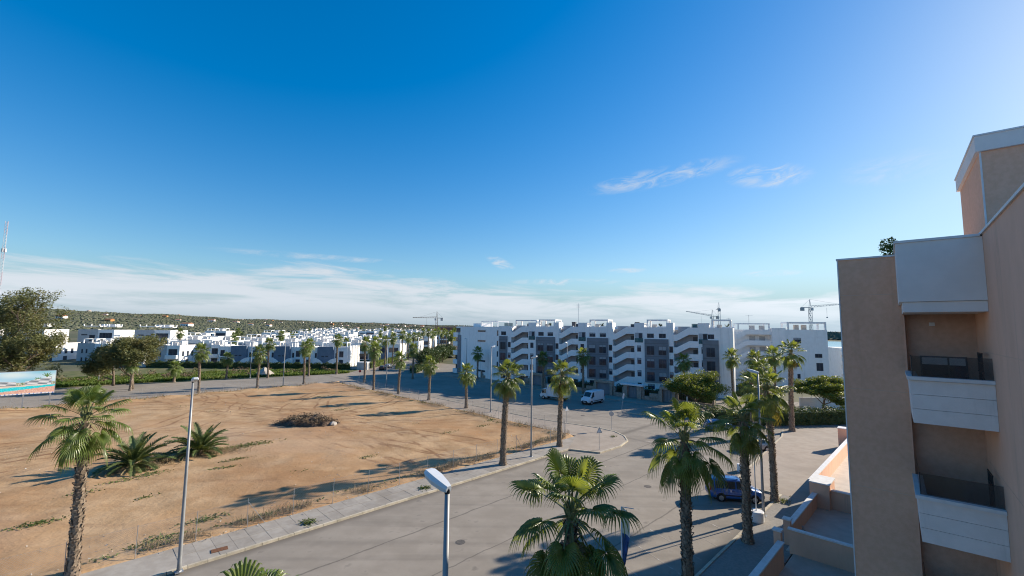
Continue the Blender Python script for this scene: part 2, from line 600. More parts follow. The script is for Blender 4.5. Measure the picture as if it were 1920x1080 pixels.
g = MB()
NA = 288
rings = [4, 30, 70, 110, 150, 185, 200, 230, 270, 320, 380, 450, 520, 600, 700, 800, 900, 1000, 1120, 1250, 1400, 1550, 1700, 1850, 2000, 2150, 2300, 2440, 2450, 2590, 2750, 3000, 3600, 4500, 5400, 5600, 5800, 6100, 6600, 7500, 9000, 12000]
vs, fs = [(0, 0, -0.06)], []
for r in rings:
    for k in range(NA):
        ph = 2 * math.pi * k / NA
        x, y = r * math.sin(ph), r * math.cos(ph)
        z = th(x, y) - 0.06
        d = math.degrees(ph)
        if d > 180:
            d -= 360
        if 8 < d < 80 and r > 2300:
            z = -34 + 6 * min(1, (r - 2300) / 150.0) + 25 * min(1, max(0, r - 2450) / 2600.0) + 1.5 * math.sin(d * 3.1) + 1.0 * math.sin(d * 7.7)
        elif r > 3000 and not 8 < d < 80:
            z = min(z, interp(d, RIDGE) - 10)
        vs.append((x, y, z))
for k in range(NA):
    fs.append((0, 1 + (k + 1) % NA, 1 + k))
for i in range(len(rings) - 1):
    for k in range(NA):
        a, b = 1 + i * NA + k, 1 + i * NA + (k + 1) % NA
        fs.append((a, b, b + NA, a + NA))
g.add(vs, fs)
tag(g.build('ground', far_ground_material(), smooth=True), 'scrubby green and brown ground rolling out to the low hills', 'ground', kind='structure')

w = MB()
pts = []
for rr in (700, 2440):
    for k in range(24):
        ph = R(6 + 72 * k / 23)
        pts.append((rr * math.sin(ph), rr * math.cos(ph), -31.5))
w.add(pts, [(k, k + 1, 24 + k + 1, 24 + k) for k in range(23)])
M_WATER = mat('lagoon_water', (0.20, 0.38, 0.43), (0.26, 0.44, 0.48), 0.002, 0.25, spec=0.5)
tag(w.build('lagoon_water', M_WATER), 'pale blue lagoon behind the right end of the white apartments', 'lagoon', kind='structure')


def asphalt_material():
    m = mat('asphalt', (0.262, 0.228, 0.188), (0.308, 0.270, 0.225), 0.55, 0.9, 0.25, 45, c3=(0.228, 0.20, 0.166), scale3=0.07, lo3=0.42, hi3=0.68, detail=9, spec=0.25)
    nt = m.node_tree
    bs = nt.nodes['Principled BSDF']
    src = bs.inputs['Base Color'].links[0].from_socket
    geo = nt.nodes.new('ShaderNodeNewGeometry')
    sp = nt.nodes.new('ShaderNodeSeparateXYZ')
    nt.links.new(geo.outputs['Position'], sp.inputs[0])
    nz = nt.nodes.new('ShaderNodeTexNoise')
    nz.inputs['Scale'].default_value = 0.35
    nz.inputs['Detail'].default_value = 9
    nz.inputs['Roughness'].default_value = 0.7
    nt.links.new(geo.outputs['Position'], nz.inputs['Vector'])

    def mt(op, a, b=None):
        n = nt.nodes.new('ShaderNodeMath')
        n.operation = op
        for i, v in enumerate((a, b)):
            if v is None:
                continue
            if isinstance(v, (int, float)):
                n.inputs[i].default_value = v
            else:
                nt.links.new(v, n.inputs[i])
        return n.outputs[0]
    bb = mt('MULTIPLY', mt('SUBTRACT', sp.outputs[1], sp.outputs[0]), S2)
    aa = mt('MULTIPLY', mt('ADD', sp.outputs[1], sp.outputs[0]), S2)
    jit = mt('MULTIPLY', mt('SUBTRACT', nz.outputs[0], 0.5), 0.55)
    tot = None
    for coord, pos, wdt in ((bb, 27.6, 0.07), (bb, 22.2, 0.05), (bb, 16.6, 0.06), (aa, 62.5, 0.07), (aa, 57.8, 0.05)):
        d = mt('ABSOLUTE', mt('SUBTRACT', mt('ADD', coord, jit), pos))
        mr = nt.nodes.new('ShaderNodeMapRange')
        nt.links.new(d, mr.inputs[0])
        mr.inputs[1].default_value = wdt * 0.3
        mr.inputs[2].default_value = wdt * 1.6
        mr.inputs[3].default_value = 0.55
        mr.inputs[4].default_value = 0.0
        tot = mr.outputs[0] if tot is None else mt('MAXIMUM', tot, mr.outputs[0])
    # oily stains in the wheel paths
    n2 = nt.nodes.new('ShaderNodeTexNoise')
    n2.inputs['Scale'].default_value = 1.1
    n2.inputs['Detail'].default_value = 5
    nt.links.new(geo.outputs['Position'], n2.inputs['Vector'])
    st = nt.nodes.new('ShaderNodeMapRange')
    nt.links.new(n2.outputs[0], st.inputs[0])
    st.inputs[1].default_value = 0.62
    st.inputs[2].default_value = 0.74
    st.inputs[4].default_value = 0.4
    tot = mt('MAXIMUM', tot, st.outputs[0])
    # dirt gathered along the kerbs and long wheel wear along the street
    n3_ = nt.nodes.new('ShaderNodeTexNoise')
    n3_.inputs['Scale'].default_value = 1.0
    n3_.inputs['Detail'].default_value = 6
    mp_ = nt.nodes.new('ShaderNodeMapping')
    mp_.inputs['Rotation'].default_value = (0, 0, R(-45))
    mp_.inputs['Scale'].default_value = (0.05, 0.75, 1.0)
    nt.links.new(geo.outputs['Position'], mp_.inputs[0])
    nt.links.new(mp_.outputs[0], n3_.inputs['Vector'])
    for coord, pos, wd_, gain in ((bb, 32.75, 0.75, 0.5), (bb, 11.45, 0.8, 0.45), (aa, 53.2, 0.8, 0.4)):
        d = mt('ABSOLUTE', mt('SUBTRACT', coord, pos))
        mr = nt.nodes.new('ShaderNodeMapRange')
        nt.links.new(mt('ADD', d, jit), mr.inputs[0])
        mr.inputs[1].default_value = 0.0
        mr.inputs[2].default_value = wd_
        mr.inputs[3].default_value = gain
        mr.inputs[4].default_value = 0.0
        tot = mt('MAXIMUM', tot, mr.outputs[0])
    wv = nt.nodes.new('ShaderNodeMapRange')
    wv.interpolation_type = 'SMOOTHSTEP'
    nt.links.new(n3_.outputs[0], wv.inputs[0])
    wv.inputs[1].default_value = 0.48
    wv.inputs[2].default_value = 0.70
    wv.inputs[4].default_value = 0.20
    tot = mt('MAXIMUM', tot, wv.outputs[0])
    # pale worn wheel tracks along the street
    mx = nt.nodes.new('ShaderNodeMix')
    mx.data_type = 'RGBA'
    nt.links.new(tot, mx.inputs[0])
    nt.links.new(src, mx.inputs[6])
    mx.inputs[7].default_value = (0.055, 0.050, 0.046, 1)
    nt.links.new(mx.outputs[2], bs.inputs['Base Color'])
    return m


M_ASPHALT = asphalt_material()
rd = MB()
c = [AB(-95, 8), AB(105, 8), AB(105, 152), AB(-95, 152)]
rd.add([(x, y, 0.0) for x, y in c], [(0, 1, 2, 3)])
tag(rd.build('road', M_ASPHALT), 'wide worn grey asphalt of the streets and the junction', 'road', kind='structure')
rd = MB()
vs, fs = [], []
ys = [124 + 8 * k for k in range(46)]
for y in ys:
    for x in (-44.5, -38, -31.5):
        vs.append((x, y, th(x, y) + 0.008))
for i in range(len(ys) - 1):
    for j in range(2):
        k = i * 3 + j
        fs.append((k, k + 1, k + 4, k + 3))
rd.add(vs, fs)
tag(rd.build('road', M_ASPHALT), 'side road running away between the villas and the palm rows', 'road', kind='structure')


ROAD = bpy.data.objects['road']
M_PATCH = mat('asphalt_patch', (0.200, 0.172, 0.142), (0.245, 0.212, 0.176), 0.8, 0.92, 0.2, 40)
M_LINE = mat('worn_road_paint', (0.40, 0.37, 0.33), (0.28, 0.245, 0.205), 2.0, 0.85, lo=0.36, hi=0.52)
for pa, pb, la, lb, rot in ((30.5, 25.2, 2.6, 1.1, 0.02), (47.0, 21.0, 1.6, 2.4, 0.1), (60.5, 55.0, 1.2, 5.0, 0.02), (24.0, 17.6, 4.2, 0.7, -0.03), (64.0, 30.0, 2.2, 2.6, 0.15), (58.0, 76.0, 1.0, 3.0, 0.0)):
    p_ = MB()
    x_, y_ = AB(pa, pb)
    p_.box(-la / 2, la / 2, -lb / 2, lb / 2, -0.02, 0.005, Matrix.Translation((x_, y_, 0)) @ Matrix.Rotation(R(45) + rot, 4, 'Z'))
    p_.build('asphalt_patch', M_PATCH, ROAD)
mh = MB()
mh.tube([(0, 0, -0.02), (0, 0, 0.007)], 0.34, 20)
mh.tube([(0, 0, -0.02), (0, 0, 0.010)], 0.28, 20)
mh_me = meshdata(mh, 'manhole_cover', mat('cast_iron_cover', (0.10, 0.09, 0.08), (0.16, 0.14, 0.12), 9, 0.7, metal=0.3))
for pa, pb in ((19.5, 24.2), (38.5, 20.5), (52.5, 24.5), (61.0, 44.0), (63.0, 68.0)):
    inst('manhole_cover', mh_me, ROAD, (*AB(pa, pb), 0))
for k in range(6):      # worn parking bay lines on the building side of the street
    p_ = MB()
    x_, y_ = AB(22.0 + k * 2.6, 14.0)
    p_.box(-0.05, 0.05, -2.3, 2.3, -0.02, 0.0045, Matrix.Translation((x_, y_, 0)) @ Matrix.Rotation(R(45 - 20), 4, 'Z'))
    p_.build('bay_line', M_LINE, ROAD)
for k in range(7):      # give way teeth and stop bar at the junction
    p_ = MB()
    x_, y_ = AB(52.0 + k * 0.25, 20.5 + k * 1.3)
    p_.box(-0.25, 0.25, -0.4, 0.4, -0.02, 0.0045, Matrix.Translation((x_, y_, 0)) @ Matrix.Rotation(R(45), 4, 'Z'))
    p_.build('give_way_mark', M_LINE, ROAD)


# ------------------------------------------------------------------ the empty dirt plot
def dirt_material():
    m = mat('bare_earth', (0.375, 0.24, 0.128), (0.485, 0.33, 0.192), 0.35, 0.97, 0.6, 3.0, c3=(0.345, 0.195, 0.095), scale3=0.06, lo3=0.42, hi3=0.66, detail=11, bdist=0.08, spec=0.1)
    nt = m.node_tree
    bs = nt.nodes['Principled BSDF']
    src = bs.inputs['Base Color'].links[0].from_socket
    geo = nt.nodes.new('ShaderNodeNewGeometry')
    sp = nt.nodes.new('ShaderNodeSeparateXYZ')
    nt.links.new(geo.outputs['Position'], sp.inputs[0])

    def mt(op, a, b=None):
        n = nt.nodes.new('ShaderNodeMath')
        n.operation = op
        for i, v in enumerate((a, b)):
            if v is None:
                continue
            if isinstance(v, (int, float)):
                n.inputs[i].default_value = v
            else:
                nt.links.new(v, n.inputs[i])
        return n.outputs[0]

    def rng(v, a, b, c, d):
        n = nt.nodes.new('ShaderNodeMapRange')
        n.interpolation_type = 'SMOOTHSTEP'
        nt.links.new(v, n.inputs[0])
        for i, q in enumerate((a, b, c, d)):
            n.inputs[i + 1].default_value = q
        return n.outputs[0]

    def nz(scale, det=6, mp=None):
        n = nt.nodes.new('ShaderNodeTexNoise')
        n.inputs['Scale'].default_value = scale
        n.inputs['Detail'].default_value = det
        n.inputs['Roughness'].default_value = 0.65
        if mp:
            q = nt.nodes.new('ShaderNodeMapping')
            q.inputs['Rotation'].default_value = (0, 0, mp[0])
            q.inputs['Scale'].default_value = mp[1]
            nt.links.new(geo.outputs['Position'], q.inputs[0])
            nt.links.new(q.outputs[0], n.inputs['Vector'])
        else:
            nt.links.new(geo.outputs['Position'], n.inputs['Vector'])
        return n.outputs[0]
    x, y = sp.outputs[0], sp.outputs[1]
    warp = mt('MULTIPLY', mt('SUBTRACT', nz(0.05, 2), 0.5), 5.0)
    fade = rng(nz(0.16, 4), 0.42, 0.6, 0.0, 1.0)
    tot = None
    # vehicle tracks: pairs of arcs
    for cx, cy, rad in ((-30, 20, 38), (-75, 95, 47), (10, 95, 46), (-60, 20, 55), (-20, 140, 66), (-95, 60, 44)):
        d = mt('SQRT', mt('ADD', mt('POWER', mt('SUBTRACT', x, cx), 2.0), mt('POWER', mt('SUBTRACT', y, cy), 2.0)))
        d = mt('ADD', d, warp)
        for off in (0.0, 1.75, 5.2, 6.9):
            e = rng(mt('ABSOLUTE', mt('SUBTRACT', d, rad + off)), 0.05, 0.36, 0.75, 0.0)
            tot = e if tot is None else mt('MAXIMUM', tot, e)
    tot = mt('MULTIPLY', tot, mt('ADD', mt('MULTIPLY', fade, 0.85), 0.15))
    streak = rng(nz(1.0, 8, (0.15, (0.05, 0.55, 1.0))), 0.52, 0.72, 0.0, 0.42)
    tot = mt('MAXIMUM', tot, streak)
    specks = rng(nz(2.6, 6), 0.63, 0.72, 0.0, 0.55)
    tot = mt('MAXIMUM', tot, mt('MULTIPLY', specks, rng(nz(0.1, 3), 0.4, 0.6, 0.15, 1.0)))
    mx = nt.nodes.new('ShaderNodeMix')
    mx.data_type = 'RGBA'
    nt.links.new(tot, mx.inputs[0])
    nt.links.new(src, mx.inputs[6])
    mx.inputs[7].default_value = (0.19, 0.098, 0.052, 1)
    pale = rng(nz(0.05, 5, (0.7, (0.4, 1.0, 1.0))), 0.5, 0.68, 0.0, 0.5)
    m2 = nt.nodes.new('ShaderNodeMix')
    m2.data_type = 'RGBA'
    nt.links.new(pale, m2.inputs[0])
    nt.links.new(mx.outputs[2], m2.inputs[6])
    m2.inputs[7].default_value = (0.48, 0.34, 0.225, 1)
    nt.links.new(m2.outputs[2], bs.inputs['Base Color'])
    return m


M_DIRT = dirt_material()
rng = random.Random(5)


def lot_z(a, b):
    e = min(1.0, max(0.0, min(48.7 - a, b - 36.2, 110.9 - b) / 3.0))
    h = 0.16 * mnoise.noise((a * 0.09, b * 0.09, 1.0)) + 0.10 * mnoise.noise((a * 0.33, b * 0.33, 5.0)) + 0.05 * mnoise.noise((a * 1.1, b * 1.1, 9.0))
    bank = 0.35 * math.exp(-((b - 109.6) / 1.1) ** 2) + 0.16 * math.exp(-((b - 37.1) / 0.7) ** 2) + 0.16 * math.exp(-((a - 47.8) / 0.7) ** 2)
    return max(0.05, 0.13 + e * h) + bank * (0.75 + 0.45 * math.sin(a * 0.9 + b * 0.7))


d = MB()
na, nb = 176, 148
vs, fs = [], []
for i in range(na + 1):
    for j in range(nb + 1):
        a, b = lerp(-56, 48.7, i / na), lerp(36.25, 110.9, j / nb)
        x, y = AB(a, b)
        z = lot_z(a, b)
        if i in (0, na) or j in (0, nb):
            z = 0.02
        vs.append((x, y, z))
for i in range(na):
    for j in range(nb):
        k = i * (nb + 1) + j
        fs.append((k, k + nb + 1, k + nb + 2, k + 1))
d.add(vs, fs)
tag(d.build('dirt_plot', M_DIRT, smooth=True), 'bare orange earth of the empty plot scored by tyre tracks', 'ground', kind='structure')


# ------------------------------------------------------------------ pavements, kerbs, slabs
def pavement(name, poly, z1, m, label):
    p = MB()
    p.prism([AB(a, b) for a, b in poly], -0.05, z1)
    return tag(p.build(name, m), label, 'pavement', kind='structure')


pv1 = pavement('pavement', [(-50, 33.0), (42.7, 33.0), (48.7, 36.2), (-50, 36.2)], 0.10, M_PAVE, 'paved strip with palms between the street and the fenced plot')
bulb = [(42.7, 33.0), (44.3, 29.6), (48.5, 29.5), (51.6, 30.3), (53.4, 31.8), (54.6, 34.0), (54.8, 37), (54.0, 41.5), (48.7, 42.0), (48.7, 36.2)]
pv2 = pavement('pavement', bulb, 0.104, M_PLAZA, 'rounded pavement corner with road signs at the junction')
pv3 = pavement('pavement', [(48.7, 42.0), (54.0, 41.5), (53.0, 47), (53.0, 108), (48.7, 108)], 0.10, M_PLAZA, 'paved strip with palms and lamps along the side street')
pv4 = pavement('pavement', [(-60, 110.9), (48.7, 110.9), (48.7, 108), (53, 108), (54.5, 112.5), (52, 114.6), (-60, 114.6)], 0.10, M_PLAZA, 'narrow pavement on the far side of the empty plot')
pv5 = pavement('pavement', [(78.6, 26), (83.4, 26), (83.4, 112), (78.6, 112)], 0.11, M_PLAZA, 'shaded pavement in front of the white apartment block')
pv6 = pavement('traffic_island', [(68.4, 40.2), (69.0, 37.5), (74.6, 30.8), (75.8, 31.6), (75.0, 36), (71.5, 41)], 0.13, M_PLAZA, 'small paved traffic island in the junction')
pv7 = pavement('pavement', [(-30, 8.0), (45, 8.0), (45, 11.2), (-30, 11.2)], 0.11, M_SIDEWALK, 'ribbed pavement below the tan building with palms at its kerb')
pv8 = pavement('plaza', [(45, 7.5), (82, 7.5), (82, 12), (76.0, 16.5), (73.0, 17.6), (69, 16.8), (45.3, 15.2), (45, 14.2)], 0.114, M_PLAZA, 'wide pale paved forecourt beyond the blue car')
# slabs and kerb stones that show singly
slab = MB()
slab.box(-0.492, 0.492, -0.742, 0.742, 0, 0.022)
slab_me = meshdata(slab, 'paving_slab', M_PAVE)
ks = MB()
ks.v = []
ks.box(-0.488, 0.488, -0.09, 0.09, -0.06, 0.155)
kerb_me = meshdata(ks, 'kerb_stone', M_KERB)
rr = random.Random(3)
for k in range(37):
    a = 6.0 + k * 1.0
    for b in (33.85 + 0.06, 35.40 + 0.06):
        if b < 34.5 and (abs(a - 13.1) < 0.6 or abs(a - 23.1) < 0.6 or abs(a - 33) < 0.6 or abs(a - 43) < 0.6):
            continue
        x, y = AB(a, b)
        inst('paving_slab', slab_me, pv1, (x, y, 0.096 + rr.uniform(-0.006, 0.006)), (rr.uniform(-0.006, 0.006), rr.uniform(-0.006, 0.006), R(45)))
for k in range(42):
    a = 1.3 + k * 1.0
    x, y = AB(a, 32.98)
    inst('kerb_stone', kerb_me, pv1, (x, y, rr.uniform(-0.008, 0.008)), (0, 0, R(45) + rr.uniform(-0.01, 0.01)))
# kerbs round the bulb
def kerb_run(parent, pts, step=1.0, z=0.0):
    out = []
    for (a0, b0), (a1, b1) in zip(pts, pts[1:]):
        L = math.hypot(a1 - a0, b1 - b0)
        n = max(1, round(L / step))
        for q in range(n):
            t = (q + 0.5) / n
            x, y = AB(lerp(a0, a1, t), lerp(b0, b1, t))
            ang = math.atan2(b1 - b0, a1 - a0) + R(45)
            out.append(inst('kerb_stone', kerb_me, parent, (x, y, z + rr.uniform(-0.006, 0.006)), (0, 0, ang), (L / n * 1.0, 1, 1)))
    return out


kerb_run(pv2, [(42.9, 32.7), (44.3, 29.6), (48.5, 29.45), (51.6, 30.2), (53.4, 31.7), (54.7, 34.0), (54.9, 37), (54.1, 41.5)])
kerb_run(pv3, [(54.1, 41.5), (53.05, 47), (53.05, 108)], 2.0)
kerb_run(pv6, [(68.3, 40.3), (68.9, 37.4), (74.6, 30.7)], 1.0)
kerb_run(pv7, [(12, 11.25), (45, 11.25)], 1.0)
kerb_run(pv8, [(44.95, 11.3), (44.95, 14.2), (45.3, 15.25), (69, 16.85), (73, 17.65), (76, 16.55)], 1.5)

# grass verge on the far side of the street
vg = MB()
pts = [(-50.5, 135.3), (-50.5, 148), (-128, 148), (-150, 150), (-210, 120), (-165, 52)]
vg.add([(x, y, 0.012) for x, y in pts], [tuple(range(len(pts)))])
tag(vg.build('grass_verge', mat('verge_soil', (0.08, 0.10, 0.03), (0.15, 0.14, 0.055), 0.5, 0.95, 0.4, 5, c3=(0.24, 0.19, 0.12), scale3=0.07, lo3=0.5, hi3=0.65)), 'green verge between the far street and the villas', 'verge', kind='structure')

# ------------------------------------------------------------------ window helpers
def win(parent, x0, x1, z0, z1, y=0.0, rec=0.06, panes=1, name='window', glass=None, frame=None, shutter=0.0):
    """window set into a face that looks to -y: frame proud by 2 cm, panes a sub-part"""
    fr = MB()
    t = min(0.07, (x1 - x0) * 0.12)
    yf, yb = y - 0.025, y + rec
    fr.box(x0, x1, yf, yb, z0, z0 + t)
    fr.box(x0, x1, yf, yb, z1 - t, z1)
    fr.box(x0, x0 + t, yf, yb, z0 + t, z1 - t)
    fr.box(x1 - t, x1, yf, yb, z0 + t, z1 - t)
    for k in range(1, panes):
        xm = lerp(x0, x1, k / panes)
        fr.box(xm - t / 2, xm + t / 2, yf, yb, z0 + t, z1 - t)
    o = fr.build(name, frame or M_FRAME, parent)
    zs = z1 - t - shutter * (z1 - z0 - 2 * t)
    gl = MB()
    gl.box(x0 + t, x1 - t, y - 0.008, y + 0.02, z0 + t, zs)
    gl.build('pane', glass or M_GLASS, o)
    if shutter > 0:
        s = MB()
        s.box(x0 + t, x1 - t, y - 0.02, y + 0.02, zs, z1 - t)
        s.build('shutter', M_SHUTTER, o)
    return o


def pergola(parent, x0, x1, y0, y1, z0, z1, t=0.28, m=None, slats=0):
    p = MB()
    for x in (x0, x1 - t):
        for y in (y0, y1 - t):
            p.box(x, x + t, y, y + t, z0, z1 - t)
    p.box(x0, x1, y0, y0 + t, z1 - t, z1)
    p.box(x0, x1, y1 - t, y1, z1 - t, z1)
    p.box(x0, x0 + t, y0 + t, y1 - t, z1 - t, z1)
    p.box(x1 - t, x1, y0 + t, y1 - t, z1 - t, z1)
    for k in range(slats):
        x = lerp(x0 + t, x1 - t, (k + 0.5) / slats)
        p.box(x - 0.06, x + 0.06, y0 + t, y1 - t, z1 - t + 0.04, z1 - 0.04)
    return p.build('pergola', m or M_WHITE, parent)


# ------------------------------------------------------------------ the long white apartment block
FA = math.atan2(-0.47, 0.88)
apt = thing('apartment_block', 'long white five storey apartment block with grey panels and zigzag stair towers', 'building', (6.0, 115.0, 0), FA)
X0, X1 = -10.7, 46.6
core = MB()
core.box(X0, X1, 1.9, 13.0, 0, 14.2)
core.build('wall', M_STAIRGREY, apt)
PITCH = 13.83
stairs = [-6.9 + PITCH * k for k in range(4)]
SW = 5.1
front = MB()
segs = []
x = X0
for s in stairs:
    segs.append((x, s))
    x = s + SW
segs.append((x, X1))
for a, b in segs:
    front.box(a, b, 0, 1.898, 0, 14.9)
fw = front.build('front_wall', M_WHITE, apt)
roof = MB()
roof.box(X0 + 0.2, X1 - 0.2, 1.95, 12.9, 14.2, 14.35)
roof.build('roof', M_CONCRETE, apt)
rp = MB()
rp.box(X0, X1, 12.9, 13.1, 14.2, 15.2)
rp.box(X0, X0 + 0.2, 1.9, 12.9, 14.2, 14.9)
rp.box(X1 - 0.2, X1, 1.9, 12.9, 14.2, 14.9)
rp.build('roof_parapet', M_WHITE, apt)
brng = random.Random(11)
for si, s in enumerate(stairs):
    # zigzag stair parapets, one per storey
    for k in range(5):
        zb = 1.92 + 2.85 * k
        band = [(s, zb - 1.42), (s + 0.7, zb - 1.42), (s + 3.3, zb), (s + SW, zb), (s + SW, zb + 1.42), (s + 3.3, zb + 1.42), (s + 0.7, zb), (s, zb)]
        if k == 4:
            band = [(s, zb - 1.42), (s + 0.7, zb - 1.42), (s + 3.3, zb), (s + SW, zb), (s + SW, 14.9), (s + 3.3, 14.9), (s + 0.7, zb), (s, zb)]
        if k == 0:
            band = [(s, 0.0), (s + 0.7, 0.0), (s + 0.7, 0.5), (s + 3.3, zb), (s + SW, zb), (s + SW, zb + 1.42), (s + 3.3, zb + 1.42), (s + 0.7, zb), (s, zb)]
        p = MB()
        p.xz(band, -0.02, 0.16)
        p.build('stair_parapet', M_WHITE, apt)
        st = MB()     # landing slab, flight and its stepped soffit behind the parapet
        st.box(s + 3.3, s + SW - 0.01, 0.17, 1.88, zb + 0.18, zb + 0.36)
        st.box(s + 0.01, s + 0.7, 0.17, 1.88, zb - 1.24, zb - 1.06)
        st.xz([(s + 0.7, zb - 1.24), (s + 3.3, zb + 0.18), (s + 3.3, zb + 0.36), (s + 0.7, zb - 1.06)], 0.17, 1.88)
        st.build('stair_flight', M_TAUPE, apt)
        dr = MB()
        dr.box(s + 3.9, s + 4.8, 1.84, 1.92, zb + 0.38, zb + 2.3)
        dr.build('door', M_FRAME, apt)
    # stair head: grey slanted cheek and white block
    h = MB()
    h.xz([(s + 0.9, 12.0), (s + 3.4, 13.4), (s + 3.4, 15.1), (s + 0.9, 15.1)], 1.2, 1.88)
    h.build('stair_head', M_STAIRGREY, apt)
    h = MB()
    h.box(s + SW + 0.05, s + SW + 2.3, -0.03, 3.0, 14.902, 15.9)
    h.build('parapet_block', M_WHITE, apt)
    if si > 0:
        h = MB()
        h.box(s - 1.5, s - 0.02, -0.03, 3.0, 14.902, 15.95)
        h.build('parapet_block', M_WHITE, apt)
    # recessed corner balcony with turquoise glass on the top floor
    if s + 7.5 < X1 - 1:
        r0, r1 = s + SW + 0.15, s + SW + 2.0
        k = MB()
        k.box(r0, r1, -0.012, 0.10, 11.45, 13.6)
        k.build('balcony_recess', M_STAIRGREY, apt)
        gl = MB()
        gl.box(r0, r1, -0.07, -0.045, 11.35, 12.35)
        gl.build('balcony_glass', M_GLASS_T, apt)
        dw = MB()
        dw.box(r0 + 0.9, r1 - 0.2, -0.03, -0.014, 11.5, 13.5)
        dw.build('balcony_door', M_GLASS, apt)
    # narrow windows
    for kk in range(4):
        zc = 1.41 + 2.84 * kk
        if s + 6.4 < X1 - 3:
            win(apt, s + 5.75, s + 6.65, zc - 0.7, zc + 0.7, 0.0, shutter=brng.choice((0, 0, 0.3)))
        win(apt, s - 0.95, s - 0.15, zc - 0.7, zc + 0.7, 0.0, shutter=brng.choice((0, 0, 0.4)))
# grey panels with windows
panels = [(X0 + 0.25, stairs[0] - 1.15)] + [(s + 7.5, s + 12.75) for s in stairs[:3]] + [(stairs[3] + 6.0, stairs[3] + 9.2)]
for pi, (a, b) in enumerate(panels):
    p = MB()
    p.box(a, b, -0.32, -0.004, 2.35, 12.2)
    po = p.build('grey_panel', M_GREYBLUE, apt)
    j = MB()
    for z in (5.35, 8.25, 11.2):
        j.box(a - 0.01, b + 0.01, -0.335, -0.01, z - 0.035, z + 0.035)
    j.build('panel_joint', M_WHITE_TRIM if False else M_FRAME, po)
    n = 2 if b - a > 4.5 else 1
    for z in (3.75, 6.75, 9.65):
        for q in range(n):
            xc = lerp(a, b, (q + 0.5) / n)
            o = win(apt, xc - 0.85, xc + 0.85, z - 1.05, z + 0.95, -0.32, panes=2, shutter=brng.choice((0, 0.25, 0.45)))
            gr = MB()
            for w_ in range(6):
                gr.box(xc - 0.8, xc + 0.8, -0.40, -0.385, z - 1.0 + w_ * 0.16, z - 0.97 + w_ * 0.16)
            gr.build('window_rail', M_DARKMETAL, o)
    for q in range(n):
        xc = lerp(a, b, (q + 0.5) / n)
        win(apt, xc - 0.75, xc + 0.75, 12.45, 13.45, 0.0, panes=2, shutter=brng.choice((0, 0.3)))
        win(apt, xc - 0.75, xc + 0.75, 0.85, 1.95, 0.0, panes=2, shutter=brng.choice((0, 0.3)))
# roof pergolas, planters, air units, aerial
for s in stairs:
    a, b = s + 7.9, s + 12.6
    if b < X1 + 2:
        pergola(apt, a, min(b, X1 - 0.3), 0.6, 5.0, 14.36, 16.7, 0.3, slats=4)
        pl = MB()
        pl.box(a + 0.9, a + 1.9, 2.5, 3.2, 14.36, 15.6)
        pl.build('roof_unit', M_TAUPE, apt)
        pt = MB()
        for q in range(26):
            an = brng.uniform(0, 6.28)
            r0 = Vector((a + 3.0, 1.2, 15.1))
            e = r0 + Vector((math.cos(an) * 0.5, math.sin(an) * 0.4, brng.uniform(0.1, 0.75)))
            pt.bar(r0, e, 0.12, 0.02)
        pt.build('roof_plant', M_DARKLEAF, apt)
pergola(apt, stairs[0] + 1.0, stairs[0] + SW + 2.2, 0.6, 4.2, 15.0, 16.6, 0.3, slats=3)
for xx in (stairs[1] + 2.2, stairs[2] + 4.6):
    ch = MB()
    ch.box(xx, xx + 0.9, 3.5, 4.4, 14.36, 16.0)
    ch.box(xx - 0.08, xx + 0.98, 3.42, 4.48, 16.0, 16.14)
    ch.build('chimney', M_FRAME, apt)
for xx, hh in ((stairs[1] + 3.6, 21.0), (stairs[3] + 11.2, 17.2)):
    an = MB()
    an.tube([(xx, 4.5, 14.3), (xx, 4.5, hh)], 0.05, 5)
    for q in range(4):
        an.bar((xx - 0.5, 4.5, hh - 0.2 - q * 0.28), (xx + 0.5, 4.5, hh - 0.2 - q * 0.28), 0.03)
    an.build('roof_aerial', M_METAL, apt)
for xx in (X0 + 1.2, stairs[3] + 3.8):
    gl = MB()
    gl.box(xx, xx + 2.6, 0.8, 0.83, 14.9, 15.75)
    gl.build('balcony_glass', M_GLASS_T, apt)
# left wing: bends away along the side road
WA = math.atan2(0.82, -0.58)
P0 = Vector((6.0 + 0.88 * X0, 115.0 - 0.47 * X0, 0))
wing = bpy.data.objects.new('wing', None)
COL.objects.link(wing)
wing.parent = apt
wing.matrix_parent_inverse = (Matrix.Translation((6, 115, 0)) @ Matrix.Rotation(FA, 4, 'Z')).inverted()
wing.location = P0 + Vector((-0.58, 0.82, 0)) * 26.5
wing.rotation_euler = (0, 0, WA + math.pi)     # local x runs back towards the corner, -y faces the road
L = 26.5
wb = MB()
wb.box(4.6, L - 0.02, 0, 11, 0, 14.7)
wb.box(0, 4.6, 1.0, 11, 0, 14.7)
wb.build('wing_wall', M_WHITE, wing)
for k in range(5):
    z0 = 2.85 * k
    b_ = MB()
    b_.box(0, 3.0, -0.05, 0.998, z0 + 0.0, z0 + 1.35)
    b_.build('wing_balcony', M_WHITE, wing)
    g_ = MB()
    g_.box(0.15, 2.9, 0.94, 0.99, z0 + 1.4, z0 + 2.8)
    g_.build('wing_glazing', M_GLASS, wing)
p = MB()
p.box(3.1, 5.2, -0.15, 1.1, 0.5, 12.0)
p.build('grey_panel', M_GREYBLUE, wing)
for k in range(5):
    z = 1.2 + 2.85 * k
    if k in (0, 3, 4, 1):
        win(wing, L - 11.2, L - 6.9, z + 0.55, z + 1.05, 0.0, panes=3)
    if k > 0:
        win(wing, L - 0.9, L - 0.25, z - 0.4, z + 1.1, 0.0)
pergola(wing, 13, 22, 2.5, 6.5, 14.71, 16.4, 0.28)
bx = MB()
bx.box(8.5, 13.2, 2.4, 6.6, 14.71, 15.7)
bx.build('roof_unit', M_WHITE, wing)

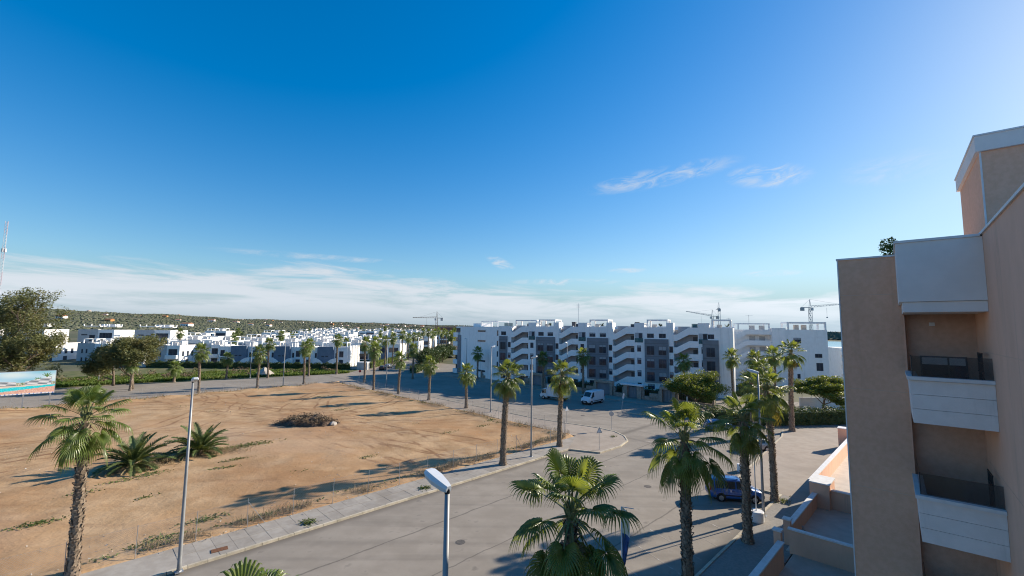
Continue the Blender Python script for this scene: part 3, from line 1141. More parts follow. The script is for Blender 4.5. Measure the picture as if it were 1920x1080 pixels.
bpy.context.view_layer.update()
_wm = Matrix.Translation(wing.location) @ Matrix.Rotation(WA + math.pi, 4, 'Z')
_inv = (Matrix.Translation((6, 115, 0)) @ Matrix.Rotation(FA, 4, 'Z')).inverted()
for o in list(wing.children):
    o.parent = apt
    o.matrix_parent_inverse = Matrix.Identity(4)
    o.matrix_basis = _inv @ _wm
bpy.data.objects.remove(wing)

# ------------------------------------------------------------------ right hand white block
ap2 = thing('apartment_block', 'plain white apartment block with roof terrace frame nearest the lagoon', 'building', (59.0, 117.0, 0), math.atan2(-0.248, 0.969))
b2 = MB()
b2.box(-3, 22.2, 1.9, 14, 0, 14.6)
b2.box(9.4, 12.6, -0.6, 1.898, 0, 15.1)
b2.box(12.6, 22.2, 0, 1.898, 0, 14.7)
b2.build('wall', M_WHITE, ap2)
for k in range(5):
    zb = 1.92 + 2.85 * k
    p = MB()
    band = [(0, zb - 1.42), (1.0, zb - 1.42), (3.6, zb), (9.38, zb), (9.38, zb + 1.3), (3.6, zb + 1.3), (1.0, zb - 0.05), (0, zb - 0.05)]
    if k == 0:
        band = [(0, 0.0), (1.0, 0.0), (1.0, 0.5), (3.6, zb), (9.38, zb), (9.38, zb + 1.3), (3.6, zb + 1.3), (1.0, zb - 0.05), (0, zb - 0.05)]
    p.xz(band, -0.02, 0.16)
    p.build('stair_parapet', M_WHITE, ap2)
    sl = MB()
    sl.box(3.6, 9.38, 0.17, 1.88, zb + 0.1, zb + 0.3)
    sl.build('landing', M_TAUPE, ap2)
    for q in range(2):
        dr = MB()
        dr.box(4.6 + q * 2.4, 6.0 + q * 2.4, 1.85, 1.91, zb + 0.32, zb + 2.4)
        dr.build('door', M_TAUPE, ap2)
for z0, z1, x0, x1 in ((11.2, 12.6, 14.5, 16.2), (7.6, 8.6, 19.2, 20.8), (4.3, 6.3, 19.4, 20.9), (0.8, 2.7, 19.6, 21.0), (5.2, 6.2, 14.8, 15.6), (2.2, 3.4, 15.0, 15.7)):
    win(ap2, x0, x1, z0, z1, 0.0, panes=2, shutter=0.3 if z0 > 10 else 0)
pergola(ap2, 13.2, 22.1, 0.05, 5.0, 14.71, 16.7, 0.42)
pergola(ap2, 1.5, 9.2, 0.3, 5.0, 14.61, 16.3, 0.3)
ck = MB()
for xx in (15.6, 17.4):
    ck.box(xx, xx + 1.0, 2.2, 3.2, 14.71, 16.0)
ck.build('roof_unit', M_TILE, ap2)
an = MB()
an.tube([(5.2, 4, 14.6), (5.2, 4, 18.6)], 0.05, 5)
an.bar((4.4, 4, 18.4), (6.2, 4, 18.5), 0.04)
an.build('roof_aerial', M_METAL, ap2)
# terraced block beyond it
ap3 = thing('apartment_block', 'low terraced white block peeping out beside the tan building', 'building', (97, 128, -1.0), R(-14))
b3 = MB()
b3.box(0, 26, 2.0, 14, 0, 10.4)
b3.build('wall', M_WHITE, ap3)
for k in range(4):
    p = MB()
    p.box(0, 26, 0.2, 2.0, 0.2 + 2.7 * k, 1.35 + 2.7 * k)
    p.build('balcony', M_WHITE, ap3)
    p = MB()
    p.box(0.6, 25, 1.93, 1.99, 1.4 + 2.7 * k, 2.8 + 2.7 * k)
    p.build('glazing', M_GLASS, ap3)

# ------------------------------------------------------------------ plot wall of the white block: gates, railings, garages
def on_wall(b, a=83.6):
    return AB(a, b)


RZW = R(-45)
for i, (b0, b1, lab) in enumerate(((31.0, 38.2, 'stone plot wall with dark railings beside the right hand garage'), (41.4, 45.4, 'short stone plot wall with white railings right of the entrance gate'),
                                   (49.6, 52.2, 'short plot wall between the entrance gate and the van'), (57.0, 72.0, 'long plot wall with railings behind the box truck'), (76.5, 96.0, 'plot wall below the left wing of the white block'))):
    x, y = on_wall(b1)
    f = thing('plot_wall', lab, 'wall', (x, y, 0.1), RZW)
    Lw = b1 - b0
    q = MB()
    q.box(0, Lw, 0, 0.3, 0, 0.75)
    q.build('wall_base', M_STONE, f)
    q = MB()
    q.box(0, Lw, 0.12, 0.17, 1.75, 1.82)
    q.box(0, Lw, 0.12, 0.17, 0.86, 0.91)
    q.build('rail', M_DARKMETAL, f)
    bar = MB()
    bar.box(-0.02, 0.02, 0.13, 0.16, 0.74, 1.9)
    bme = meshdata(bar, 'baluster', M_DARKMETAL)
    for k in range(int(Lw / 0.35)):
        inst('baluster', bme, f, (0.18 + k * 0.35, 0, 0))
    for xx in (0, Lw - 0.4):
        q = MB()
        q.box(xx, xx + 0.4, -0.05, 0.36, 0, 2.0)
        q.build('pillar', M_STONE, f)


def gate(b, w, lab, canopy):
    x, y = on_wall(b + w / 2)
    f = thing('entrance_gate' if canopy else 'garage_entrance', lab, 'gate', (x, y, 0.1), RZW)
    pw = 1.0 if canopy else 0.55
    for xx in (0, w - pw):
        q = MB()
        q.box(xx, xx + pw, -0.4, 0.6, 0, 2.6 if canopy else 2.5)
        q.build('pillar', M_STONE, f)
    q = MB()
    if canopy:
        q.box(-0.5, w + 0.5, -0.7, 0.9, 2.601, 2.9)
        q.build('canopy', M_WHITE_TRIM, f)
    else:
        q.box(0, w, -0.42, 0.62, 2.501, 3.0)
        q.build('lintel', M_STONE, f)
    n = 7
    for k in range(n):
        q = MB()
        x0 = lerp(pw, w - pw, k / n)
        q.box(x0 + 0.02, lerp(pw, w - pw, (k + 1) / n) - 0.02, 0.05, 0.12, 0.05, 2.3 if canopy else 2.45)
        q.build('gate_slat', M_GREYBLUE, f)
    if not canopy:
        q = MB()
        q.box(-2.4, -0.02, 0.0, 0.5, 0, 1.4)
        q.build('side_wall', M_STONE, f)


gate(47.5, 4.2, 'stone entrance gate with white canopy below a stair tower', True)
gate(54.6, 4.6, 'stone garage entrance with dark door behind the white van', False)
gate(39.8, 3.2, 'stone garage entrance with dark door left of the round tree', False)
gate(74.2, 4.4, 'dark garage entrance at the corner of the left wing', False)

# ------------------------------------------------------------------ tan building on the right (near)
TAN_RZ = R(-41)
tan = thing('apartment_building', 'tan roughcast apartment building with white parapet balconies close on the right', 'building', (0, 0, 0), TAN_RZ)
# local x runs right (into the plot), local y runs away along the street
XL, XB, XR, YF, YB, YE = -1.21, 0.29, 1.78, 17.4, 15.3, 52.0
q = MB()
q.box(XL, XB + 0.02, YF, YE, 0, 16.76)
q.build('street_wall', M_TAN, tan)
q = MB()
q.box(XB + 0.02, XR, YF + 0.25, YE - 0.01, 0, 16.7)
q.build('recess_wall', mat('shade_toned_roughcast', (0.54, 0.34, 0.245), (0.60, 0.38, 0.28), 7.0, 0.92, 0.5, 55), tan)  # darker copy of the tan roughcast, recess shade put into the colour
q = MB()
q.box(XR, 16, 6.5, YE, 0, 16.86)
q.build('side_wall', M_TAN2, tan)
q = MB()
q.box(XL - 0.03, XB + 0.02, YF - 0.035, YE, 16.76, 16.81)
q.build('coping', M_CAP, tan)
q = MB()
q.box(XR - 0.04, 16, 6.4, YE, 16.86, 16.92)
q.build('coping', M_CAP, tan)
q = MB()
q.box(XL - 0.012, XL + 0.02, YF - 0.012, YF + 0.05, 0, 16.755)
q.build('corner_bead', M_CAP, tan)
M_JOINT = mat('render_joint', (0.66, 0.42, 0.30), rough=0.9)
for z in (6.9, 9.8, 12.72, 15.62):
    q = MB()
    q.box(XL + 0.03, XB - 0.004, YF - 0.004, YF + 0.02, z - 0.009, z + 0.009)
    q.build('render_joint', M_JOINT, tan)
for z in (8.2, 11.1, 14.0):
    q = MB()
    q.box(XR - 0.004, XR + 0.02, 6.6, YB + 1.9, z - 0.008, z + 0.008)
    q.build('render_joint', M_JOINT, tan)
q = MB()
q.box(XB + 0.0, XB + 0.018, YF - 0.02, YF + 0.02, 0, 14.99)
q.build('corner_bead', M_TAN2, tan)
# closed white box at the top
M_BOX = mat('box_panel_grey_white', (0.72, 0.67, 0.63), (0.77, 0.72, 0.68), 1.2, 0.8, 0.12, 40)
q = MB()
q.box(XB - 0.10, XR - 0.003, YB - 0.03, YB + 0.15, 15.27, 16.82)
q.box(XB - 0.10, XB + 0.05, YB + 0.152, YF - 0.002, 15.27, 16.82)
q.box(XB + 0.052, XR - 0.003, YB + 0.152, YF + 0.2, 15.27, 15.4)
q.build('terrace_parapet', M_BOX, tan)
q = MB()
q.box(XB - 0.03, XR - 0.004, YB + 0.01, YF - 0.002, 15.0, 15.262)
q.build('fascia', M_BOX, tan)
q = MB()
q.box(XB - 0.13, XR - 0.042, YB - 0.06, YB + 0.18, 16.822, 16.885)
q.box(XB - 0.13, XB + 0.08, YB + 0.182, YF + 0.05, 16.822, 16.885)
q.build('coping', M_CAP, tan)


def balcony(zs, zb):
    """zs: top of the sill, zb: underside; front in three boards, open side return on the left"""
    n = 3
    h = (zs - 0.09 - zb) / n
    for k in range(n):
        z0, z1 = zb + h * k + 0.004, zb + h * (k + 1) - 0.004
        b = MB()
        l0, l1 = 0.03 * z_f(z0, zb, zs), 0.03 * z_f(z1, zb, zs)
        vs = [(XB + 0.02 - l0, YB - l0, z0), (XR - 0.004, YB - l0, z0), (XR - 0.004, YB + 0.12, z0), (XB + 0.14, YB + 0.12, z0), (XB + 0.14, YF - 0.003, z0), (XB + 0.02 - l0, YF - 0.003, z0)]
        vs += [(XB + 0.02 - l1, YB - l1, z1), (XR - 0.004, YB - l1, z1), (XR - 0.004, YB + 0.12, z1), (XB + 0.14, YB + 0.12, z1), (XB + 0.14, YF - 0.003, z1), (XB + 0.02 - l1, YF - 0.003, z1)]
        b.add(vs, [tuple(reversed(range(6))), tuple(range(6, 12))] + [(i, (i + 1) % 6, 6 + (i + 1) % 6, 6 + i) for i in range(6)])
        b.build('parapet_board', M_PARAPET, tan)
    s = MB()
    s.box(XB - 0.05, XR - 0.005, YB - 0.09, YB + 0.16, zs - 0.085, zs)
    s.box(XB - 0.05, XB + 0.17, YB + 0.161, YF - 0.004, zs - 0.085, zs)
    s.build('sill', M_CAP, tan)
    f = MB()
    f.box(XB + 0.142, XR - 0.002, YB + 0.122, YF + 0.248, zb, zb + 0.2)
    f.build('balcony_floor', M_TILE, tan)
    gl = MB()
    gl.box(XB + 0.06, XR - 0.01, YB + 0.05, YB + 0.06, zs + 0.004, zs + 0.52)
    gl.build('glass_screen', M_GLASS_D, tan)
    gs = MB()
    gs.box(XB + 0.05, XB + 0.06, YB + 0.07, YF - 0.02, zs + 0.004, zs + 0.52)
    gs.build('glass_screen', M_GLASS_D, tan)
    p = MB()
    p.bar((XB + 0.055, YB + 0.055, zs), (XB + 0.055, YB + 0.055, zs + 0.54), 0.018)
    p.build('glass_post', M_DARKMETAL, tan)
    r = MB()      # dark folding gate leaning on the side wall
    for k in range(4):
        y = YB + 0.55 + 0.22 * k
        r.bar((XR - 0.12, y, zb + 0.2), (XR - 0.12, y, zs + 0.62), 0.022)
    for z in (zs + 0.61, zs + 0.38, zs + 0.15, zs - 0.3):
        r.bar((XR - 0.12, YB + 0.5, z), (XR - 0.12, YB + 1.25, z), 0.026)
    r.build('railing', M_DARKMETAL, tan)


def z_f(z, zb, zs):
    return (z - zb) / (zs - zb)


for zs, zb in ((13.36, 12.19), (10.43, 9.30), (7.52, 6.39), (4.61, 3.48)):
    balcony(zs, zb)
for z in (14.72, 11.9):
    c = MB()
    c.box(XB + 0.55, XB + 0.67, YF + 0.21, YF + 0.252, z - 0.05, z + 0.05)
    c.build('wall_lamp', M_CAP, tan)
sw = MB()      # framed dark panes behind the upper balcony, pale band along the top
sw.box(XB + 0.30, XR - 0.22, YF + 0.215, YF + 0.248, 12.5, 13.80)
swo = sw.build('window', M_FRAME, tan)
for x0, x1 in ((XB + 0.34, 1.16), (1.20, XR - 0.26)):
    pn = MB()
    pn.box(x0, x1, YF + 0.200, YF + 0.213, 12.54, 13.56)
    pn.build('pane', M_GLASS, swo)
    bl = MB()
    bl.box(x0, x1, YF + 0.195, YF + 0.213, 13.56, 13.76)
    bl.build('pale_band', M_PARAPET, swo)
# roof tower
TX, TY = 2.43, 20.0
q = MB()
q.box(TX, 12, TY, 25.2, 16.5, 20.26)
q.build('roof_tower', M_TAN, tan)
q = MB()
q.box(TX - 0.10, 12.1, TY - 0.10, 25.3, 20.262, 20.76)
q.build('tower_fascia', M_BOX, tan)
q = MB()
q.box(TX - 0.13, 12.2, TY - 0.13, 25.4, 20.762, 20.81)
q.build('coping', M_CAP, tan)
q = MB()
q.box(TX - 0.012, TX + 0.03, TY - 0.012, TY + 0.02, 16.5, 20.26)
q.build('corner_bead', M_CAP, tan)
q = MB()
q.box(1.0, XR - 0.05, 18.4, 24, 16.6, 17.02)
q.build('roof_upstand', M_TAN2, tan)
q = MB()
q.bar((TX - 0.15, 22.2, 16.9), (TX - 0.15, 23.6, 17.9), 0.09)
q.bar((TX - 0.15, 23.6, 16.8), (TX - 0.15, 23.6, 17.9), 0.07)
q.build('stair_handrail', M_CAP, tan)

XL = -2.42      # inner end of the garden walls (street grid)
# garden walls at its foot
def gwall(name, label, cat, boxes, cap, m=M_TAN2):
    t = thing(name, label, cat, (0, 0, 0), R(-45))
    w_ = MB()
    for b in boxes:
        w_.box(*b)
    w_.build('wall_body', m, t)
    c_ = MB()
    for x0, x1, y0, y1, z1 in cap:
        c_.box(x0 - 0.06, x1 + 0.06, y0 - 0.06, y1 + 0.06, z1, z1 + 0.09)
    c_.build('coping', M_CAP, t)
    return t


gwall('garden_wall', 'low tan garden wall with white coping nearest the camera', 'wall', [(-8.15, -7.9, 10, 31.6, 0.1, 1.5)], [(-8.15, -7.9, 10, 31.6, 1.5)])
gwall('garden_wall', 'tan dividing wall with white coping running to the tan building', 'wall', [(-8.1, XL, 33.8, 34.0, 0.1, 1.6)], [(-8.1, XL, 33.8, 34.0, 1.6)])
gwall('gate_pillar', 'slim tan gate pillar with white cap left of the dividing wall', 'pillar', [(-8.5, -8.1, 31.9, 32.3, 0.1, 2.0)], [(-8.5, -8.1, 31.9, 32.3, 2.0)])
gwall('gate_pillar', 'slim tan gate pillar with white cap behind the dividing wall', 'pillar', [(-8.7, -8.3, 35.0, 35.4, 0.1, 1.7)], [(-8.7, -8.3, 35.0, 35.4, 1.7)])
gwall('garden_wall', 'tan garden wall with white coping before the big pillar', 'wall', [(-8.6, -8.35, 35.5, 43.6, 0.1, 1.25)], [(-8.6, -8.35, 35.5, 43.6, 1.25)])
gwall('gate_pillar', 'big square tan pillar with broad white cap beside the forecourt', 'pillar', [(-8.8, -7.5, 43.7, 46.0, 0.1, 2.1)], [(-8.8, -7.5, 43.7, 46.0, 2.1)])
gwall('garden_wall', 'tan dividing wall joining the big pillar to the building', 'wall', [(-7.5, XL, 44.2, 44.4, 0.1, 1.6)], [(-7.4, XL, 44.2, 44.4, 1.6)])
gwall('garden_wall', 'long sunlit garden wall with white coping beside the forecourt', 'wall', [(-9.3, -9.05, 46.0, 67.5, 0.1, 1.6)], [(-9.3, -9.05, 46.0, 67.5, 1.6)])
gwall('gate_pillar', 'tan pillar with white cap at the far end of the garden wall', 'pillar', [(-10.4, -9.3, 67.6, 68.7, 0.1, 2.5)], [(-10.4, -9.3, 67.6, 68.7, 2.5)])
q = MB()
fl = [(-8.0, 10), (XL, 10), (XL, 34), (-8.0, 34)]
q.box(-7.9, XL, 10, 33.8, 0.0, 0.16)
q.box(-8.35, XL, 34.0, 44.2, 0.0, 0.18)
q.box(-9.05, 8, 46.0, 66, 0.0, 0.20)
q.box(-7.5, XL, 44.4, 46.0, 0.0, 0.19)
gf = q.build('garden_floor', M_TILE, None)
gf.rotation_euler = (0, 0, R(-45))
tag(gf, 'tiled floor of the ground floor gardens', 'floor', kind='structure')
gwall('planter_kerb', 'low kerb across the sunlit garden floor', 'kerb', [(-4.9, -4.6, 46.4, 60, 0.2, 0.42)], [], m=M_CONCRETE)
tp = thing('garden_tap', 'small garden tap post with a hose in the shaded garden', 'tap', (*AB(36.6, 7.9), 0.18))
q = MB()
q.tube([(0, 0, 0), (0, 0, 0.85)], 0.07, 8)
q.build('post', M_CONCRETE, tp)
q = MB()
q.tube([(0, 0, 0.6), (0.2, -0.1, 0.5), (0.35, -0.2, 0.2), (0.3, -0.4, 0.03), (0.0, -0.6, 0.03)], 0.025, 6)
q.build('hose', M_PLASTIC, tp)

# ------------------------------------------------------------------ villas
M_ROOF = mat('roof_terrace_tile', (0.20, 0.165, 0.135), (0.27, 0.225, 0.185), 0.8, 0.9)


def flat_roof(t, x0, x1, y0, y1, z, ph=0.75):
    r = MB()
    r.box(x0 + 0.2, x1 - 0.2, y0 + 0.2, y1 - 0.2, z + 0.004, z + 0.03)
    r.build('roof_terrace', M_ROOF, t)
    p = MB()
    p.box(x0, x1, y0, y0 + 0.2, z + 0.002, z + ph)
    p.box(x0, x1, y1 - 0.2, y1, z + 0.002, z + ph)
    p.box(x0, x0 + 0.2, y0 + 0.2, y1 - 0.2, z + 0.002, z + ph)
    p.box(x1 - 0.2, x1, y0 + 0.2, y1 - 0.2, z + 0.002, z + ph)
    p.build('roof_parapet', M_WHITE, t)


def swoop(cx, w, h, side):
    """quarter ellipse garden wall outline (x-z)"""
    pts = []
    n = 9
    for k in range(n + 1):
        a = (math.pi / 2) * k / n
        pts.append((cx + side * w * math.cos(a), h * math.sin(a)))
    poly = [(cx, 0.0)] + pts if side > 0 else [(cx, 0.0)] + list(reversed(pts))[::-1]
    if side < 0:
        poly = [(cx, 0.0)] + list(reversed(pts))
    return poly


def villa_blue(label, loc, rz=0, group=None):
    t = thing('villa', label, 'house', loc, rz, group)
    W, D, Hh = 15.2, 11.0, 6.1
    b = MB()
    b.box(0, W, 0, D, 0, Hh)
    b.build('wall', M_WHITE, t)
    p = MB()
    p.box(4.8, 10.4, -0.9, -0.002, 0, 7.1)
    p.build('blue_panel', M_BLUEGREY, t)
    flat_roof(t, 0, W, 0, D, Hh)
    for x in (6.3, 7.7):
        win(t, x, x + 1.0, 3.55, 3.9, -0.9)
    for cx, sd in ((7.5, -1), (7.7, 1)):
        q = MB()
        q.xz(swoop(7.6 + sd * 4.1, 3.9, 3.1, -sd), -1.25, -1.1)
        q.build('swoop_wall', M_WHITE, t)
    for x in (0.6, 12.2):
        for z in (0.4, 3.4):
            win(t, x, x + 1.5, z, z + 2.1, 0.0, panes=2)
    for x in (3.6, 10.9):
        win(t, x, x + 0.7, 3.1, 4.8, 0.0)
    pergola(t, 0.8, 5.6, 1.4, 5.0, Hh, 8.6, 0.3)
    pergola(t, 9.8, 14.4, 1.4, 5.0, Hh, 8.6, 0.3)
    s = MB()
    s.box(6.2, 9.2, 5.2, 8.0, Hh, 8.4)
    s.build('stair_house', M_WHITE, t)
    return t


def villa_white(label, loc, rz=0, group=None, W=11.0, D=9.0, Hh=6.5, body=None):
    t = thing('villa', label, 'house', loc, rz, group)
    b = MB()
    b.box(0, W, 0, D, 0, Hh)
    b.build('wall', body or M_WHITE, t)
    flat_roof(t, 0, W, 0, D, Hh)
    f = MB()
    f.box(0, W * 0.55, -0.15, -0.002, 0, Hh + 0.9)
    f.build('front_panel', M_TAUPE, t)
    for x in (1.6, 3.2):
        for z in (0.7, 3.7):
            win(t, x, x + 0.6, z, z + 1.5, -0.15)
    r = MB()
    r.box(W * 0.57, W - 0.4, -0.9, -0.003, 2.7, 3.9)
    r.build('balcony', M_WHITE, t)
    win(t, W * 0.62, W - 0.8, 3.9, 6.0, 0.0, panes=2)
    win(t, W * 0.62, W - 0.8, 0.3, 2.4, 0.0, panes=2, glass=M_GLASS)
    # sunlit side windows on +x
    for y in (1.2, 3.4, 5.6):
        o = MB()
        o.box(W - 0.03, W + 0.02, y, y + 1.0, 3.4, 5.2)
        fo = o.build('window', M_FRAME, t)
        o = MB()
        o.box(W, W + 0.035, y + 0.08, y + 0.92, 3.48, 5.12)
        o.build('pane', M_GLASS, fo)
    o = MB()
    o.box(W - 0.03, W + 0.02, 3.0, 4.4, 0.1, 2.5)
    o.build('door', M_FRAME, t)
    pergola(t, 0.6, W * 0.5, 1.2, 4.8, Hh, 8.9, 0.3)
    pergola(t, W * 0.6, W - 0.3, 1.2, 4.0, Hh, 8.7, 0.3)
    s = MB()
    s.box(W * 0.3, W * 0.7, 5.2, 7.6, Hh, 8.6)
    s.build('stair_house', M_WHITE, t)
    return t


def villa_far(label, loc, rz=0, group=None, kind=0, W=13.5, D=11.0):
    t = thing('villa', label, 'house', loc, rz, group)
    Hh = 6.3
    b = MB()
    if kind == 0:
        b.box(0, W, 1.2, D, 0, Hh)
        b.box(0, W * 0.45, 0, 1.198, 0, Hh + 0.6)
    else:
        b.box(0, W, 0.6, D, 0, Hh)
        b.box(W * 0.6, W, -0.4, 0.598, 0, Hh + 0.8)
    b.build('wall', M_WHITE, t)
    flat_roof(t, 0, W, 1.2 if kind == 0 else 0.6, D, Hh)
    if kind == 0:
        p = MB()
        p.box(W * 0.47, W * 0.98, 1.12, 1.19, 0.3, 5.8)
        p.build('recess_wall', M_BLUEGREY, t)
        win(t, W * 0.5, W * 0.95, 3.3, 5.4, 1.1, panes=4)
        win(t, W * 0.5, W * 0.95, 0.3, 2.5, 1.1, panes=4)
        win(t, W * 0.08, W * 0.38, 3.4, 5.0, 0.0, panes=2)
        q = MB()
        q.box(W * 0.47, W, -0.1, 1.0, 2.7, 3.7)
        q.build('balcony', M_WHITE, t)
    else:
        win(t, W * 0.66, W * 0.94, 3.4, 5.4, -0.4, panes=2)
        p = MB()
        p.box(0.2, W * 0.58, 0.50, 0.59, 0.2, 6.0)
        p.build('recess_wall', M_BLUEGREY, t)
        win(t, 0.6, W * 0.5, 3.2, 5.4, 0.48, panes=3)
    pergola(t, 0.6, W * 0.42, 1.6, 5.2, Hh, 8.8, 0.32)
    pergola(t, W * 0.62, W - 0.5, 1.6, 5.2, Hh, 8.8, 0.32)
    s = MB()
    s.box(W * 0.42, W * 0.6, 5.5, 8.5, Hh, 8.6)
    s.build('stair_house', M_WHITE, t)
    o = MB()
    o.box(W - 0.02, W + 0.025, 3.0, 4.4, 4.0, 4.6)
    o.build('side_window', M_GLASS, t)
    return t


# front row along the far street
villa_blue('villa with blue grey panel and curved walls, left of the front row', (-104.5, 157.0, 0))
villa_blue('villa with blue grey panel and curved walls, middle of the front row', (-88.9, 156.5, 0))
end_v = villa_blue('villa with blue grey panel and curved walls, at the sunlit street corner', (-73.3, 156.0, 0))
# ribbed sunlit end wall on the corner villa
for k, y in enumerate((0.4, 3.2, 6.0, 8.8)):
    q = MB()
    q.box(15.202, 15.9, y, y + 1.5, 0, 7.4)
    q.build('end_rib', M_WHITE, end_v)
q = MB()
q.box(15.2, 15.5, 0.1, 10.8, 6.7, 7.3)
q.build('end_beam', M_WHITE, end_v)
villa_white('grey faced villa with four slit windows at the left of the front row', (-124.0, 151.0, 0), W=10.0, D=8.5)
villa_white('white villa with sunlit side wall and tall windows left of the palm', (-118.0 + 4.6, 159.0, 0), W=8.0, D=8.0)
# tall villas behind the pines
for i, (x, y, lab) in enumerate(((-226, 172, 'tall white villa glimpsed at the left edge behind the big tree'), (-205, 178, 'tall white villa glimpsed right behind the big tree'), (-182, 184, 'tall white villa with taupe face between the big tree and the pines'), (-160, 186, 'tall white villa with roof frames behind the leaning pine'))):
    t = villa_white(lab, (x, y, 1.5), W=15.0, D=10.0, Hh=9.6)
    for o in list(t.children):
        if o.name.startswith('pergola') or o.name.startswith('stair_house'):
            o.location.z = 3.1
    win(t, 1.4, 4.0, 8.0, 8.5, -0.15, panes=2)
    win(t, 4.8, 7.2, 5.7, 8.2, -0.15, panes=2)
    win(t, 8.9, 14.2, 6.9, 9.1, 0.0, panes=4)
    q = MB()
    q.box(8.4, 14.8, -1.1, -0.003, 6.0, 6.9)
    q.build('balcony', M_WHITE, t)
villa_white('white villa with balcony left of the grey faced villa', (-141.5, 155.0, 0), W=11.0, D=9.0)
villa_white('white villa with balcony behind the leaning pine', (-158.0, 160.0, 0), W=11.0, D=9.0)
villa_white('white villa with balcony behind the low rounded pine', (-175.0, 158.0, 0), W=11.0, D=9.0)
gv = MB
g_wall = thing('garden_wall', 'white garden wall at the foot of the front row villas', 'wall', (-126, 148.6, 0))
q = MB()
q.box(0, 74, 0, 0.25, 0, 0.9)
q.build('wall_body', M_TAUPE, g_wall)
# corner gate house
cg = thing('utility_kiosk', 'pale square kiosk at the street corner by the end villa', 'kiosk', (-51.5, 147.0, 0))
q = MB()
q.box(0, 3.4, 0, 2.6, 0, 2.3)
q.build('body', M_TAUPE, cg)
q = MB()
q.box(-0.15, 3.55, -0.15, 2.75, 2.302, 2.5)
q.build('roof', M_WHITE, cg)
q = MB()
q.box(3.402, 3.44, 0.6, 1.9, 0.1, 2.0)
q.build('door', M_METAL, cg)

# rows behind
hr = random.Random(21)
protos = {}
ORD = ['first', 'second', 'third', 'fourth', 'fifth', 'sixth', 'seventh', 'eighth', 'ninth', 'tenth', 'eleventh', 'twelfth', 'thirteenth', 'fourteenth', 'fifteenth', 'sixteenth']


def far_row(y, x0, x1, pitch, label, group, kinds=(0, 1), jit=0.6):
    x = x0
    n = 0
    tot = int(math.ceil((x1 - x0) / pitch))
    while x < x1:
        k = kinds[n % len(kinds)]
        if y > 200 and hr.random() < 0.22:
            x += pitch
            continue
        z = th(x + 6, y + 5)
        if k not in protos:
            protos[k] = villa_far(label, (x, y, z), 0, group, k)
            o = protos[k]
        else:
            o = copy_tree(protos[k])
            o.location = (x + hr.uniform(-jit, jit), y + hr.uniform(-jit, jit), z)
        o['label'] = label + ', ' + ('leftmost of its row' if n == 0 else ORD[n] + ' from the left')
        o['group'] = group
        x += pitch
        n += 1


far_row(187, -146, -60, 14.2, 'villa in the second row behind the front row', 'second row villas', (1, 0))
far_row(214, -190, -58, 14.6, 'villa in the third row with white roof frames', 'third row villas', (1, 0, 1))
far_row(246, -118, -58, 14.4, 'villa in the fourth row among palms', 'fourth row villas', (0, 1))
far_row(292, -205, -146, 19.0, 'detached villa on the rise with white roof frame', 'detached villas on the rise', (0,))
far_row(296, -138, -60, 14.4, 'villa in the fifth row facing the camera', 'fifth row villas', (1, 0))
far_row(345, -168, -62, 15.0, 'villa in the sixth row, small behind the palms', 'sixth row villas', (0, 1))
far_row(402, -186, -66, 15.5, 'villa in the seventh row near the green belt', 'seventh row villas', (0, 0, 1))
far_row(470, -196, -66, 16.0, 'blue shaded villa in the last row', 'last row villas', (0,))

# scattered far houses on the hillside
fr = random.Random(8)
fh = MB()
fh.box(0, 12, 0, 9, 0, 4.2)
fme = meshdata(fh, 'farm_house_wall', M_WHITE)
fo_ = MB()
fo_.box(0, 12, 0, 9, 0, 4.2)
ome = meshdata(fo_, 'farm_house_wall_orange', M_ORANGE)
rf = MB()
rf.add([(-0.4, -0.4, 4.21), (12.4, -0.4, 4.21), (12.4, 9.4, 4.21), (-0.4, 9.4, 4.21), (-0.4, 4.5, 6.0), (12.4, 4.5, 6.0)], [(0, 1, 5, 4), (2, 3, 4, 5), (0, 4, 3), (1, 2, 5), (3, 2, 1, 0)])
rme = meshdata(rf, 'farm_house_roof', mat('old_roof_tile', (0.30, 0.13, 0.07), (0.36, 0.18, 0.10), 1.0, 0.9))
wm_ = MB()
for xx in (1.5, 5.0, 8.5):
    wm_.box(xx, xx + 1.6, -0.05, 0.02, 1.2, 2.9)
wme = meshdata(wm_, 'farm_house_windows', M_GLASS)
for k in range(64):
    ph = R(fr.uniform(-47, -5))
    r_ = fr.uniform(700, 2400)
    x, y = r_ * math.sin(ph), r_ * math.cos(ph)
    orange = fr.random() < 0.15
    lab = 'small terracotta house far away on the wooded slope' if orange else 'small white house far away on the wooded slope'
    t = thing('far_house', lab, 'house', (x, y, th(x, y) - 0.5), R(fr.uniform(-25, 25)), 'terracotta houses on the far slope' if orange else 'white houses on the far slope', fr.uniform(0.55, 1.0))
    inst('wall', ome if orange else fme, t)
    inst('roof', rme, t)
    inst('windows', wme, t)
# brick building shell
x, y = -68, 460
bs_ = thing('brick_building', 'red brick building shell far behind the palm avenue', 'building', (x, y, th(x, y)))
q = MB()
q.box(-11, 15, 0, 12, 0, 12.4)
q.build('wall', M_BRICK, bs_)
for k in range(4):
    q = MB()
    q.box(-11.2, 15.2, -0.3, 12.2, 2.9 * k + 2.6, 2.9 * k + 2.9)
    q.build('floor_slab', M_CONCRETE, bs_)
    for j in range(5):
        q = MB()
        q.box(-9.6 + j * 5, -7.2 + j * 5, -0.06, 0.02, 2.9 * k + 0.6, 2.9 * k + 2.2)
        q.build('opening', M_FRAME, bs_)

